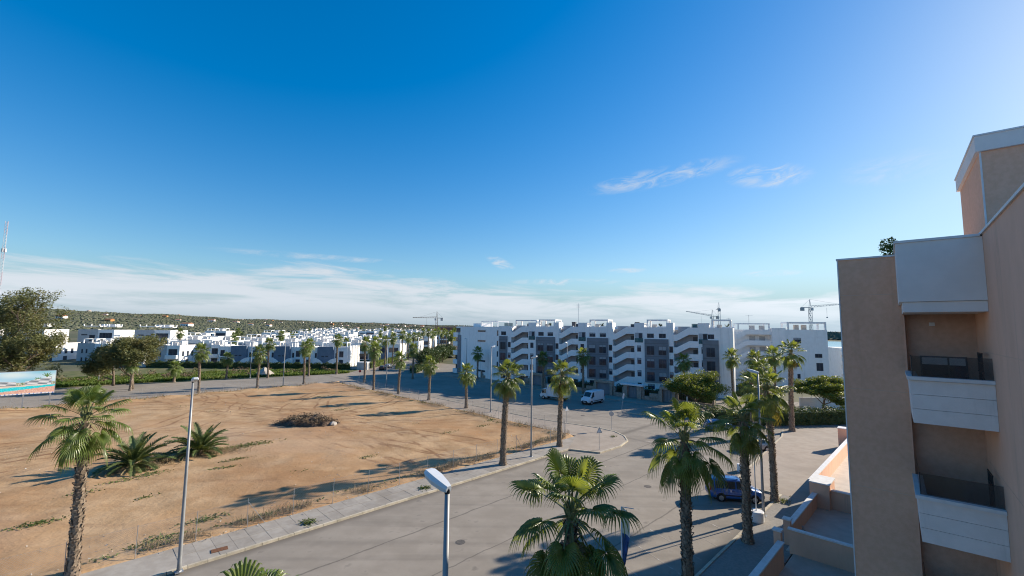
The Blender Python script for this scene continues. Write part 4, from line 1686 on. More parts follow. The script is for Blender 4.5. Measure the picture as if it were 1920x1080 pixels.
# ------------------------------------------------------------------ fan palms
def frond(mb, rnd, el, Lp, Rb, nseg, fine=True, az=0.0, org=(0, 0, 0), sag=None, scale=1.0, wind=0.0):
    """one fan leaf: arching petiole and pleated drooping blade. Material slots: 0 blade, 1 petiole"""
    ca, sa = math.cos(az), math.sin(az)
    O = Vector(org)

    def out(p):
        return O + Vector((p[0] * ca - p[1] * sa, p[0] * sa + p[1] * ca, p[2])) * scale
    sag = rnd.uniform(16, 34) * (0.3 + 0.7 * math.cos(R(el)) ** 2) if sag is None else sag
    p = Vector((0.08, 0, 0))
    e = el
    path = [p.copy()]
    n = 5 if fine else 3
    for k in range(n):
        e -= sag / n
        p = p + Vector((math.cos(R(e)), 0, math.sin(R(e)))) * (Lp / n)
        path.append(p.copy())
    # petiole: flat two sided strip pair
    mb.cur = 1
    vs, fs = [], []
    for i, q in enumerate(path):
        w_ = lerp(0.055, 0.022, i / n)
        vs += [out((q.x, -w_, q.z)), out((q.x, w_, q.z)), out((q.x, 0, q.z - w_ * 0.9))]
    for i in range(n):
        a = i * 3
        fs += [(a, a + 1, a + 4, a + 3), (a + 1, a + 2, a + 5, a + 4), (a + 2, a, a + 3, a + 5)]
    mb.add(vs, fs)
    mb.cur = 0
    d = Vector((math.cos(R(e)), 0, math.sin(R(e))))
    nn = Vector((-math.sin(R(e)), 0, math.cos(R(e))))
    s = Vector((0, 1, 0))
    hub = path[-1]
    span = R(rnd.uniform(128, 150))
    dth = 2 * span / nseg
    ts = (0.05, 0.3, 0.56, 0.74, 0.9, 1.0) if fine else (0.05, 0.45, 0.75, 1.0)
    cup = rnd.uniform(0.10, 0.28)
    drp = rnd.uniform(0.55, 0.95)
    for i in range(nseg):
        t0 = -span + dth * (i + 0.5)
        rr_ = Rb * (1 - 0.30 * (abs(t0) / span) ** 2) * rnd.uniform(0.93, 1.05)
        fwd_ = 0.22 * Rb * max(0, math.cos(t0))
        vs, fs = [], []
        tip = rnd.uniform(0.7, 1.5)
        twist = rnd.uniform(-0.3, 0.3)
        for t in ts:
            half = (dth * 0.5 * t * rr_) if t <= 0.57 else dth * 0.5 * 0.56 * rr_ * max(0.04, (1 - t) / 0.44) ** 0.8
            half = max(half, 0.004)
            dr = d * math.cos(t0) + s * math.sin(t0)
            tn = -d * math.sin(t0) + s * math.cos(t0)
            c_ = hub + d * fwd_ * (1 - (1 - t) ** 2) + dr * rr_ * t + nn * (cup * abs(math.sin(t0)) * t * Rb * (1 - t))
            gd = drp * rr_ * (max(0, t - 0.28) ** 2.0) * (0.6 + 0.55 * tip * max(0, t - 0.5) * 2)
            pull = 1 - 0.22 * max(0, t - 0.5) * tip
            c_ = Vector((hub.x + (c_.x - hub.x) * pull, c_.y * pull, c_.z - gd))
            pl = nn * (0.028 if t < 0.8 else 0.008)
            vs += [out(c_ - tn * half), out(c_ + pl + tn * half * twist * 0.2), out(c_ + tn * half)]
        for k in range(len(ts) - 1):
            a = k * 3
            fs += [(a, a + 1, a + 4, a + 3), (a + 1, a + 2, a + 5, a + 4)]
        mb.add(vs, fs)


FR = {}
fr_r = random.Random(77)
for cls, el in (('a', 80), ('b', 62), ('c', 42), ('d', 20), ('e', 0), ('f', -22), ('g', -50), ('h', -70)):
    FR[cls] = []
    for v in range(2):
        mb = MB()
        frond(mb, fr_r, el, 1.12 if cls in 'ab' else 1.42, 0.98, 30)
        mats = [M_FROND if cls != 'h' else M_FRONDY, M_PETIOLE]
        FR[cls].append(meshdata(mb, 'frond', mats))
dead = MB()
frond(dead, fr_r, -78, 0.7, 0.8, 20)
DEAD_ME = meshdata(dead, 'dead_frond', [M_DRYLEAF, M_DRYLEAF])


def trunk_mesh(h, r0, r1, seed, lean=(0, 0), rough=True, rings_per_m=6.0):
    """ringed trunk with overlapping leaf base stubs; flared at the foot"""
    rn = random.Random(seed)
    mb = MB()
    n = 12
    K = int(h * 2.5)
    pts, rad = [], []
    for k in range(K + 1):
        t = k / K
        z = h * t
        pts.append((lean[0] * t * t, lean[1] * t * t, z))
        rad.append(lerp(r0, r1, t ** 0.8) + 0.13 * math.exp(-z / 0.35))
    mb.tube(pts, rad, n)
    if rough:
        for k in range(int(h * rings_per_m)):
            t = (k + 0.5) / (h * rings_per_m)
            z = h * t
            c = Vector((lean[0] * t * t, lean[1] * t * t, z))
            r_ = lerp(r0, r1, t ** 0.8) + 0.13 * math.exp(-z / 0.35)
            m_ = 8
            off = rn.uniform(0, 1)
            for j in range(m_):
                a = 2 * math.pi * (j + off + rn.uniform(-0.25, 0.25)) / m_
                u = Vector((math.cos(a), math.sin(a), 0))
                tn = Vector((-math.sin(a), math.cos(a), 0))
                w_ = 0.11 * rn.uniform(0.7, 1.2)
                hh = 0.20 * rn.uniform(0.6, 1.3)
                jut = rn.uniform(0.02, 0.16) * (0.6 + 0.8 * t)
                b0 = c + u * (r_ * 0.97)
                vs = [b0 - tn * w_ - Vector((0, 0, hh * 0.5)), b0 + tn * w_ - Vector((0, 0, hh * 0.5)), b0 + tn * w_ * 0.6 + u * jut + Vector((0, 0, hh * 0.5)), b0 - tn * w_ * 0.6 + u * jut + Vector((0, 0, hh * 0.5)),
                      b0 + tn * w_ * 0.6 + Vector((0, 0, hh * 0.45)), b0 - tn * w_ * 0.6 + Vector((0, 0, hh * 0.45))]
                mb.cur = 1
                mb.add(vs, [(0, 1, 2, 3), (3, 2, 4, 5)])
    return mb


GA = math.pi * (3 - math.sqrt(5))


def big_palm(label, X, Y, hc, seed, cr=1.0, r0=0.24, lean=(0, 0), n=34, low=-66, group='fan palms along the streets', z=0.1, dead_n=4, top=86):
    """near palm: every leaf an object of its own"""
    rn = random.Random(seed)
    t = thing('fan_palm', label, 'palm tree', (X, Y, z), 0, group)
    trunk_mesh(hc - 0.15, r0, r0 * 0.72, seed, lean).build('trunk', [M_TRUNK, M_BOOT], t)
    bud = MB()
    for k in range(16):
        a = k * GA
        bud.bar((0, 0, -0.5), (math.cos(a) * 0.26, math.sin(a) * 0.26, 0.15 + 0.02 * k), 0.12, 0.05)
    c = bud.build('crown', M_PETIOLE, t, loc=(lean[0], lean[1], hc))
    for k in range(n):
        f = (k + 0.5) / n
        el = top - (top - low) * f ** 0.92 + rn.uniform(-6, 6)
        cls = min('abcdefgh', key=lambda q: abs(el - dict(a=80, b=62, c=42, d=20, e=0, f=-22, g=-50, h=-70)[q]))
        me = FR[cls][rn.randrange(2)]
        sc = cr * rn.uniform(0.88, 1.1)
        inst('frond', me, c, (0, 0, 0.25 - 0.55 * f), (rn.uniform(-0.1, 0.1), rn.uniform(-0.1, 0.1), k * GA + rn.uniform(-0.25, 0.25)), (sc, sc * rn.uniform(0.85, 1.1), sc))
    for k in range(dead_n):
        inst('dead_frond', DEAD_ME, c, (0, 0, -0.55), (0, 0, rn.uniform(0, 6.28)), cr * rn.uniform(0.8, 1.1))
    return t


def crown_mesh(seed, n=30, low=-66, nseg=15, Lp=1.05, Rb=0.98):
    rn = random.Random(seed)
    mb = MB()
    for k in range(n):
        f = (k + 0.5) / n
        el = 85 - (85 - low) * f ** 0.92 + rn.uniform(-7, 7)
        frond(mb, rn, el, Lp * rn.uniform(0.85, 1.1), Rb * rn.uniform(0.9, 1.1), nseg, False, k * GA + rn.uniform(-0.3, 0.3), (0, 0, 0.25 - 0.6 * f))
    return mb


CROWNS = [meshdata(crown_mesh(100 + k, n=(34, 28, 36, 30)[k], low=(-66, -55, -75, -60)[k]), 'crown', [M_FROND, M_PETIOLE]) for k in range(4)]
TRUNKS = {}
_sk = MB()
_skr = random.Random(500)
for _k in range(9):
    frond(_sk, _skr, -76 + _skr.uniform(-6, 8), 0.55, 0.75, 10, False, _k * 0.7 + _skr.uniform(-.2, .2), (0, 0, -0.1 * (_k % 3)))
SKIRT = meshdata(_sk, 'dead_skirt', [M_DRYLEAF, M_DRYLEAF])


def mid_palm(label, X, Y, hc, seed, cr=0.8, group='fan palms along the streets', z=0.1, lean=(0, 0), r0=0.24):
    rn = random.Random(seed)
    t = thing('fan_palm', label, 'palm tree', (X, Y, z), rn.uniform(0, 6.28), group)
    key = (round(hc), seed % 3)
    if key not in TRUNKS:
        TRUNKS[key] = meshdata(trunk_mesh(round(hc), r0, r0 * 0.72, seed, (rn.uniform(-.5, .5), rn.uniform(-.5, .5)), True, 4.0), 'trunk', [M_TRUNK, M_BOOT])
    tr = inst('trunk', TRUNKS[key], t, scale=(1, 1, hc / round(hc)))
    sk = inst('dead_skirt', SKIRT, t, (0, 0, hc - 0.35), (0, 0, rn.uniform(0, 6.28)), (cr * rn.uniform(.7, 1.0),) * 3) if seed % 3 != 1 else None
    inst('crown', CROWNS[seed % 4], t, (0, 0, hc), (rn.uniform(-.08, .08), rn.uniform(-.08, .08), 0), (cr, cr, cr * rn.uniform(0.95, 1.15)))
    return t


# the row on the near kerb
big_palm('large fan palm in the middle foreground, its crown below the camera', *AB(13.3, 10.25), 7.55, 1, 1.06, 0.25, lean=(0.1, 0.1), n=30, low=-60, dead_n=1)
big_palm('fan palm with thick trunk left of the blue car', *AB(23.4, 10.3), 8.6, 2, 1.0, 0.27, n=27, low=-58, dead_n=5)
big_palm('fan palm with shaggy foot beside the flagpole', 16.25, 31.1, 8.2, 3, 0.92, 0.29, n=27, low=-60, dead_n=3)
big_palm('fan palm at the end of the ribbed pavement beyond the blue car', 22.45, 38.35, 9.3, 4, 0.92, 0.25, lean=(-0.3, 0.0), n=31, low=-66, dead_n=4)
big_palm('fan palm whose leaf tips rise into the bottom edge of the view', -5.5, 9.5, 7.2, 5, 1.0, 0.25, n=26, low=-50, dead_n=0)
big_palm('fan palm with pale shaggy trunk at the left edge of the plot', -25.0, 26.3, 8.75, 6, 0.96, 0.27, n=31, low=-64, lean=(-0.35, 0.3), dead_n=4)
# street rows
big_palm('fan palm on the kerb left of the tall grey lamp post', -0.77, 47.4, 9.2, 7, 0.86, 0.32, lean=(0.45, 0.1), n=32, low=-72, dead_n=4)
big_palm('fan palm on the kerb beside the junction pavement', 6.01, 54.86, 8.7, 8, 0.92, 0.28, lean=(0.35, -0.2), n=29, low=-68, dead_n=3)
big_palm('tall fan palm on the forecourt in front of the hedge', 40.4, 64.0, 11.2, 9, 0.92, 0.34, lean=(0.4, 0.1), n=32, low=-68, z=0.12)
mids = [(-58.49, 101.99, 8.0, 'fan palm on the far edge of the plot left of the lamp post'), (-66.9, 121.45, 9.3, 'tall fan palm on the grass verge beside the sandy heap'),
        (-51.15, 109.15, 9.0, 'fan palm on the far edge of the plot, rightmost of that edge'), (-58.17, 126.84, 9.2, 'fan palm across the far street left of the corner villa'),
        (-52.43, 132.38, 10.2, 'fan palm across the far street at the end of the verge'), (-37.62, 113.34, 9.9, 'stout fan palm at the far corner of the plot by the round sign'),
        (-31.17, 100.47, 9.1, 'fan palm at the plot corner where the two fences meet'), (-24.22, 95.36, 7.3, 'bushy fan palm on the side street pavement, fourth before the corner'),
        (-27.29, 122.32, 8.2, 'fan palm standing in the mouth of the side road'), (-16.2, 87.59, 6.9, 'fan palm on the side street pavement, third before the corner'),
        (-7.99, 79.5, 6.2, 'short fan palm on the side street pavement beside the lamp'), (-82.58, 96.09, 5.8, 'fan palm at the roadside in front of the small pine'),
        (-84.39, 110.7, 3.6, 'short fan palm on the verge left of the grey villa'), (-66.34, 94.08, 8.6, 'tall fan palm on the far plot edge near the first lamp'),
        (-76.2, 118.18, 5.5, 'small fan palm on the verge in front of the blue villa'), (7.7, 106.76, 7.1, 'shaded fan palm behind the box truck'),
        (16.0, 98.0, 8.3, 'fan palm by the garage behind the white van'), (-9.36, 122.58, 7.3, 'dark fan palm against the blank wall of the left wing'),
        (35.5, 90.5, 7.9, 'fan palm rising behind the round tree'), (44.8, 89.31, 8.8, 'slim fan palm before the blank end wall of the white block'),
        (46.5, 84.0, 8.6, 'fan palm right of the slim palm before the white block'), (49.5, 83.0, 9.6, 'fan palm in the middle of the right hand cluster'),
        (39.0, 69.0, 8.3, 'fan palm behind the tall forecourt palm at the hedge'), (33.0, 60.8, 7.2, 'fan palm between the silver car and the hedge')]
for i, (x, y, h, lab) in enumerate(mids):
    far_ = y > 75
    mid_palm(lab, x, y, h, 30 + i, 0.92 if far_ else 0.9)
# avenue along the side road
ar = random.Random(4)
for k in range(15):
    y = 150 + k * 11.5
    x = -46.3 + ar.uniform(-0.5, 0.5)
    mid_palm('avenue palm left of the side road, ' + ORD[k] + ' from the junction', x, y, ar.uniform(9.0, 11.5), 60 + k, 1.0, 'avenue palms on the left of the side road', th(x, y))
for k in range(22):
    y = 205 + (k // 2) * 10.0
    x = -28.5 + (k % 2) * 5.5 + ar.uniform(-0.6, 0.6) - (y - 205) * 0.06
    mid_palm('dark trunked palm in the dense double row beside the left wing', x, y, ar.uniform(10.0, 12.0), 90 + k, 1.1, 'dense palm row beside the left wing', th(x, y))
for k in range(16):
    y = ar.uniform(170, 420)
    x = -60 - ar.uniform(0, 110)
    mid_palm('fan palm between the villa roofs', x, y, ar.uniform(7.5, 10.5), 140 + k, 0.95, 'palms between the villas', th(x, y))

# ------------------------------------------------------------------ young date palms on the plot
def pinnate(mb, rn, az, el, L, org=(0, 0, 0)):
    ca, sa = math.cos(az), math.sin(az)
    O = Vector(org)
    p = Vector((0.1, 0, 0))
    e = el
    n = 16
    pts, dirs = [p.copy()], []
    bend = rn.uniform(45, 75) * (0.5 + 0.5 * math.cos(R(el)))
    for k in range(n):
        e -= bend / n * (0.4 + 1.2 * k / n)
        dv = Vector((math.cos(R(e)), 0, math.sin(R(e))))
        dirs.append(dv)
        p = p + dv * (L / n)
        pts.append(p.copy())

    def out(q):
        return O + Vector((q[0] * ca - q[1] * sa, q[0] * sa + q[1] * ca, q[2]))
    mb.cur = 1
    for k in range(0, n, 2):
        mb.bar(out(pts[k]), out(pts[k + 2]), lerp(0.05, 0.012, k / n), lerp(0.035, 0.01, k / n))
    mb.cur = 0
    for k in range(2, n):
        for h in range(3):
            c = pts[k].lerp(pts[k + 1], h / 3.0)
            ll = 0.46 * math.sin(math.pi * min(1, 0.12 + 0.86 * k / n)) ** 0.6 * rn.uniform(0.85, 1.1) * L / 2.6
            for sd in (-1, 1):
                nn_ = Vector((-dirs[k].z, 0, dirs[k].x))
                tipv = c + dirs[k] * ll * 0.55 + Vector((0, sd, 0)) * ll * 0.75 + nn_ * ll * rn.uniform(0.15, 0.45)
                w_ = dirs[k] * 0.034
                mid = c.lerp(tipv, 0.5) + nn_ * 0.02
                mb.add([out(c - w_), out(c + w_), out(mid + w_ * 1.2), out(mid - w_ * 1.2), out(tipv)], [(0, 1, 2, 3), (3, 2, 4)])


def date_palm(label, X, Y, seed, L=3.4, n=46):
    rn = random.Random(seed)
    t = thing('date_palm', label, 'palm tree', (X, Y, 0.1), 0, 'young date palms on the plot')
    st = MB()
    for k in range(9):
        a = k * GA
        st.bar((0, 0, -0.1), (math.cos(a) * 0.3, math.sin(a) * 0.3, 0.5), 0.2, 0.12)
    st.build('trunk', M_TRUNK, t)
    for v in range(n):
        f = (v + 0.5) / n
        mb = MB()
        pinnate(mb, rn, 0, 78 - 80 * f ** 0.9 + rn.uniform(-6, 6), L * rn.uniform(0.8, 1.1))
        o = mb.build('frond', [M_DATE if f < 0.9 else M_DRYWEED, M_PETIOLE], t, loc=(0, 0, 0.3))
        o.rotation_euler = (0, 0, v * GA + rn.uniform(-.2, .2))
    return t


date_palm('bushy young date palm on the plot, hidden partly by the left fan palm', -38.0, 45.3, 301, 3.5)
date_palm('bushy young date palm on the plot behind the lamp post', -34.6, 50.0, 302, 3.3)


# ------------------------------------------------------------------ leafy clumps
def leaf_quad(mb, c, size, rn, flat=0.5):
    u = Vector((rn.gauss(0, 1), rn.gauss(0, 1), rn.gauss(0, 1) * flat)).normalized()
    v = Vector((rn.gauss(0, 1), rn.gauss(0, 1), rn.gauss(0, 1))).cross(u)
    if v.length < 1e-3:
        v = Vector((0, 0, 1))
    v.normalize()
    a, b = u * size, v * size * 0.45
    mb.add([c - a, c - b * 0.9, c + a, c + b], [(0, 1, 2, 3)])


def clump(mb, c, r, n, size, rn, squash=0.7):
    for k in range(n):
        d_ = Vector((rn.gauss(0, 1), rn.gauss(0, 1), rn.gauss(0, 1))).normalized() * r * (rn.random() ** 0.42)
        d_.z *= squash
        leaf_quad(mb, c + d_, size * rn.uniform(0.6, 1.4), rn)


def limb(mb, rn, p, d_, L, r, depth, tips, spread=0.6, up=0.15, kids_=3, wig=0.25):
    pts, rad = [p.copy()], [r]
    n = 4
    for k in range(n):
        d_ = (d_ + Vector((rn.uniform(-1, 1), rn.uniform(-1, 1), rn.uniform(-1, 1) + up)) * wig).normalized()
        p = p + d_ * L / n
        pts.append(p.copy())
        rad.append(r * (1 - 0.5 * (k + 1) / n))
    mb.tube(pts, rad, 6 if r > 0.06 else 4, False)
    if depth == 0:
        tips.append(p)
        return
    for k in range(kids_):
        a = 2 * math.pi * (k + rn.random() * 0.7) / kids_
        side = Vector((math.cos(a), math.sin(a), rn.uniform(-0.1, 0.5)))
        i = n if k == 0 else rn.randint(2, n)
        limb(mb, rn, pts[i], (d_ * 0.6 + side * spread).normalized(), L * rn.uniform(0.6, 0.8), rad[i] * 0.75, depth - 1, tips, spread, up, kids_, wig)
    if depth == 1:
        tips.append(p)


def tree(name, label, X, Y, seed, trunk_h, trunk_r, lean, L, depth, leafmat, cl_r, cl_n, leaf, kids_=3, spread=0.7, up=0.15, group=None, z=0.05, squash=0.6, bark=None, forks=3, low=0):
    rn = random.Random(seed)
    t = thing(name, label, 'tree', (X, Y, z), 0, group)
    mb, tips = MB(), []
    pts = [Vector((lean[0] * q * q, lean[1] * q * q, trunk_h * q)) for q in (0, .25, .5, .75, 1)]
    mb.tube(pts, [trunk_r * 1.25, trunk_r, trunk_r * .92, trunk_r * .85, trunk_r * .8], 10)
    for k in range(forks):
        a = 2 * math.pi * (k + rn.random() * .5) / forks
        limb(mb, rn, pts[-1] if k < 2 else pts[-2] if not low else pts[rn.randint(low, 3)], (Vector((math.cos(a), math.sin(a), 0.8)) + Vector((lean[0], lean[1], 0)) * 0.15).normalized(), L, trunk_r * .6, depth, tips, spread, up, kids_)
    mb.build('trunk', bark or M_BARK, t, smooth=True)
    lf = MB()
    for p in tips:
        clump(lf, p, cl_r * rn.uniform(0.7, 1.25), int(cl_n * rn.uniform(0.7, 1.2)), leaf, rn, squash)
    lf.build('crown', leafmat, t)
    return t


tree('pine_tree', 'big tall airy tree at the left edge behind the billboard', -112.5, 96.0, 14, 9.5, 0.5, (1.2, 0.4), 5.6, 3, M_PINE, 1.2, 70, 0.21, 3, 0.62, 0.32, squash=1.05, forks=8, low=1)
tree('pine_tree', 'bushy pine in front of the big pine above the billboard', -105.5, 94.5, 13, 5.5, 0.3, (0.5, 0), 3.8, 2, M_PINE, 1.5, 240, 0.20, 3, 0.7, 0.25, squash=1.0, forks=8, low=1)
tree('pine_tree', 'leaning umbrella pine beside the twin white poles', -84.2, 98.5, 17, 5.4, 0.26, (-1.4, 0.2), 3.6, 2, M_PINE, 1.25, 200, 0.19, 4, 0.72, 0.42, squash=1.0, forks=6, low=2)
tree('pine_tree', 'low rounded pine left of the leaning umbrella pine', -93.0, 103.5, 18, 4.6, 0.25, (-0.6, 0.0), 3.2, 2, M_PINE, 1.25, 190, 0.19, 4, 0.75, 0.36, squash=1.0, forks=6, low=1)
tree('round_tree', 'dense round tree in front of the white apartment block', 33.6, 81.0, 21, 2.0, 0.22, (0, 0), 2.7, 2, M_BUSH, 1.25, 330, 0.15, 4, 1.0, 0.02, squash=0.7, forks=5)
tree('leafy_tree', 'bright green spreading tree behind the clipped hedge on the right', 54.5, 77.5, 22, 2.1, 0.16, (0.3, 0), 2.5, 2, M_BUSH, 1.0, 260, 0.15, 4, 1.0, 0.03, squash=0.6, forks=5)
tree('leafy_tree', 'smaller green tree between the right hand palms and the white block', 44.0, 78.5, 23, 1.8, 0.14, (0, 0), 1.9, 2, M_BUSH, 0.9, 220, 0.14, 3, 1.0, 0.03, squash=0.7, forks=4)
for k in range(8):
    x, y = -29.5 + ar.uniform(-1.2, 1.2), 150 + k * 8.5
    tree('street_tree', 'dark leafy tree in the row on the right of the side road', x, y, 400 + k, 2.2, 0.18, (0, 0), 2.6, 1, M_DARKLEAF, 1.7, 300, 0.24, 4, 1.0, 0.05, 'dark trees beside the side road', th(x, y), 0.75)
for k in range(44):
    x, y = -62 - ar.uniform(0, 140), 204 + ar.uniform(0, 290)
    tree('street_tree', 'leafy tree among the villa rows', x, y, 440 + k, 2.0, 0.16, (0, 0), 2.4, 1, M_BUSH if k % 3 == 0 else M_DARKLEAF, 1.5, 120, 0.34, 3, 1.0, 0.05, 'trees among the villas', th(x, y), 0.7)
pt = thing('potted_tree', 'small leafy potted tree on the roof of the tan building', 'plant', (12.02, 13.68, 16.81))
q = MB()
q.tube([(0, 0, 0), (0, 0, 0.1), (0, 0, 0.12)], [0.16, 0.2, 0.18], 10)
q.build('pot', M_ORANGE, pt)
q = MB()
prn = random.Random(9)
q.tube([(0, 0, 0.1), (0.02, 0, 0.35)], 0.02, 5)
q.build('stem', M_BARK, pt)
q = MB()
clump(q, Vector((0, 0, 0.36)), 0.29, 520, 0.045, prn, 1.15)
q.build('crown', M_BUSH, pt)


# hedges
def hedge(name, label, pts, h, wd, n_per_m, leaf, m, z=0.05, seed=1):
    rn = random.Random(seed)
    t = thing(name, label, 'hedge', (pts[0][0], pts[0][1], z))
    o0 = Vector((pts[0][0], pts[0][1], 0))
    core, lf = MB(), MB()
    for (xa, ya), (xb, yb) in zip(pts, pts[1:]):
        A, B = Vector((xa, ya, 0)) - o0, Vector((xb, yb, 0)) - o0
        d_ = (B - A)
        L = d_.length
        d_.normalize()
        s_ = Vector((-d_.y, d_.x, 0))
        core.bar(A + Vector((0, 0, h * 0.42)), B + Vector((0, 0, h * 0.42)), wd * 0.7, h * 0.84)
        for k in range(int(L * n_per_m)):
            u, v, w_ = rn.random() * L, rn.uniform(-.5, .5), rn.random()
            e = rn.random()
            if e < 0.45:
                v = math.copysign(0.5, v) * rn.uniform(0.75, 1.05)
            elif e < 0.8:
                w_ = rn.uniform(0.82, 1.06)
            bump = 1 + 0.12 * math.sin(u * 1.9) + 0.08 * math.sin(u * 4.7 + 1)
            leaf_quad(lf, A + d_ * u + s_ * v * wd * bump + Vector((0, 0, w_ * h * bump)), leaf * rn.uniform(.6, 1.4), rn)
    core.build('stems', M_DARKLEAF, t)
    lf.build('foliage', m, t)
    return t


hedge('clipped_hedge', 'dark clipped hedge behind the forecourt on the right', [(30.5, 69.3), (37, 68.4), (46, 69.3), (62, 71.5)], 2.2, 2.2, 420, 0.13, M_DARKLEAF, seed=2)
hedge('clipped_hedge', 'long dark hedge at the foot of the front row villas', [(-122, 147.6), (-54, 147.6)], 1.9, 1.2, 150, 0.2, M_DARKLEAF, seed=3)
hedge('clipped_hedge', 'hedge in the front gardens of the white apartment block', [AB(85.5, 72), AB(85.5, 58)], 1.9, 1.2, 150, 0.16, M_DARKLEAF, seed=4)
hedge('clipped_hedge', 'hedge by the entrance gate of the white apartment block', [AB(86.5, 53), AB(86.5, 32)], 2.0, 1.2, 150, 0.16, M_DARKLEAF, seed=5)
hedge('clipped_hedge', 'hedge along the left side of the side road', [(-48.6, 152), (-48.6, 240)], 1.7, 1.2, 110, 0.2, M_BUSH, seed=6)
hedge('clipped_hedge', 'dark overgrown hedge along the right side of the side road', [(-30.6, 138), (-30.2, 260)], 1.9, 2.2, 150, 0.22, M_DARKLEAF, seed=7)

# ------------------------------------------------------------------ uncountable growth
gr = MB()
grn = random.Random(31)
for k in range(26000):
    u = grn.random()
    b = 132.5 + grn.random() ** 1.5 * 24
    a = grn.uniform(-22, 62)
    edge = interp(a, [(-60, 149), (20, 141), (36, 138), (52, 133.2), (62, 132)])
    b = edge + grn.random() ** 1.4 * 22
    x, y = AB(a, b)
    if y > 147 or x > -50.5:
        continue
    hh = grn.uniform(0.18, 0.6) * (1.3 if b - edge < 4 else 0.8)
    an = grn.uniform(0, 3.14)
    w_ = grn.uniform(0.1, 0.26)
    c_, s_ = math.cos(an) * w_, math.sin(an) * w_
    lx, ly = grn.uniform(-.2, .2), grn.uniform(-.2, .2)
    gr.add([(x - c_, y - s_, 0), (x + c_, y + s_, 0), (x + c_ * .3 + lx, y + s_ * .3 + ly, hh), (x - c_ * .6 + lx, y - s_ * .6 + ly, hh * .8)], [(0, 1, 2, 3)])
vs_r = random.Random(66)
dsb = MB()
for k in range(120):
    a = vs_r.uniform(-20, 60)
    b = interp(a, [(-60, 149), (20, 141), (36, 138), (52, 133.2), (62, 132)]) + vs_r.uniform(4, 26)
    x, y = AB(a, b)
    if y > 146.5 or x > -51.5:
        continue
    dsb.cur = vs_r.choice((0, 0, 1))
    rr0 = vs_r.uniform(.5, 1.5)
    clump(dsb, Vector((x, y, rr0 * .4)), rr0, int(70 * rr0), .2, vs_r, .6)
    dsb.mi[-1] = dsb.cur
tag(dsb.build('dry_shrubs', [mat('dry_shrub_twigs', (0.14, 0.10, 0.065), (0.22, 0.165, 0.11), 1.5, .95), M_BUSH]), 'brown and olive shrubs growing wild on the verge before the villas', 'shrubs', kind='stuff')
tag(gr.build('verge_grass', M_GRASS), 'long green grass growing on the verge across the far street', 'grass', kind='stuff')

wd = MB()
wrn = random.Random(32)


def weed_patch(a, b, ra, rb, n, size=0.09, z0=None):
    for k in range(n):
        aa, bb = a + wrn.gauss(0, ra * .5), b + wrn.gauss(0, rb * .5)
        x, y = AB(aa, bb)
        leaf_quad(wd, Vector((x, y, (lot_z(aa, bb) if z0 is None else z0) + wrn.uniform(0.0, 0.12))), size * wrn.uniform(.5, 1.5), wrn, 0.35)


for args in (
        (15.9, 59.76, 3.2, 1.0, 520),
        (14.3, 60.0, 1.6, 0.8, 240),
        (-0.98, 46.94, 1.4, 0.7, 240),
        (5.08, 38.2, 1.6, 0.8, 260),
        (8.06, 39.85, 1.5, 0.7, 220),
        (5.92, 55.23, 1.6, 0.8, 200),
        (8.12, 61.99, 1.5, 0.6, 160),
        (11.67, 52.42, 1.2, 0.5, 90),
        (5.12, 48.24, 0.8, 0.4, 60),
        (3.97, 54.49, 1.2, 0.5, 80),
        (36.3, 91.17, 1.5, 0.6, 80),
        (33.44, 74.59, 1.6, 0.7, 90),
        (46.64, 51.02, 1.2, 0.6, 80),
        (43.32, 49.12, 1.0, 0.5, 60),
        (13.11, 54.69, 1.5, 0.5, 120),
        (24.02, 46.31, 1.0, 0.5, 70),
        (36.73, 48.68, 1.6, 0.6, 60),
        (1.36, 52.61, 1.5, 0.5, 70),
        ):
    weed_patch(*args)
for k in range(90):
    e = wrn.random()
    if e < 0.4:
        weed_patch(wrn.uniform(2, 47), 37.0 + abs(wrn.gauss(0, .5)), 1.2, 0.35, 22, 0.10)
    elif e < 0.7:
        weed_patch(47.9 - abs(wrn.gauss(0, .5)), wrn.uniform(37, 108), 0.4, 1.2, 18, 0.10)
    elif e < 0.9:
        weed_patch(wrn.uniform(-10, 46), 109.6 - abs(wrn.gauss(0, .6)), 1.6, 0.4, 18, 0.13)
    else:
        weed_patch(wrn.uniform(0, 44), wrn.uniform(40, 100), 1.0, 1.0, 14, 0.08)
weed_patch(13.1, 34.0, 0.5, 0.5, 200, 0.08, 0.12)
weed_patch(23.1, 34.0, 0.6, 0.5, 160, 0.08, 0.12)
weed_patch(43.4, 10.7, 0.7, 0.5, 140, 0.08, 0.12)
weed_patch(52.0, 32.5, 0.5, 0.3, 60, 0.08, 0.12)
tag(wd.build('weeds', M_WEED), 'low green weeds scattered over the plot and its edges', 'weeds', kind='stuff')
dw = MB()
for k in range(5600):
    e = wrn.random()
    if e < 0.45:
        a, b = wrn.uniform(0, 47), 36.5 + abs(wrn.gauss(0, .55))
    elif e < 0.75:
        a, b = 48.4 - abs(wrn.gauss(0, .6)), wrn.uniform(37, 108)
    else:
        a, b = wrn.uniform(-12, 47), 110.6 - abs(wrn.gauss(0, .7))
    dens = math.sin(a * 0.9 + b * 0.6) + math.sin(a * 0.37 - b * 0.41)
    if dens < -0.2:
        continue
    x, y = AB(a, b)
    p0 = Vector((x, y, lot_z(a, b) - 0.03))
    dw.bar(p0, p0 + Vector((wrn.gauss(0, .16), wrn.gauss(0, .16), wrn.uniform(.12, .6))), 0.022, 0.012)
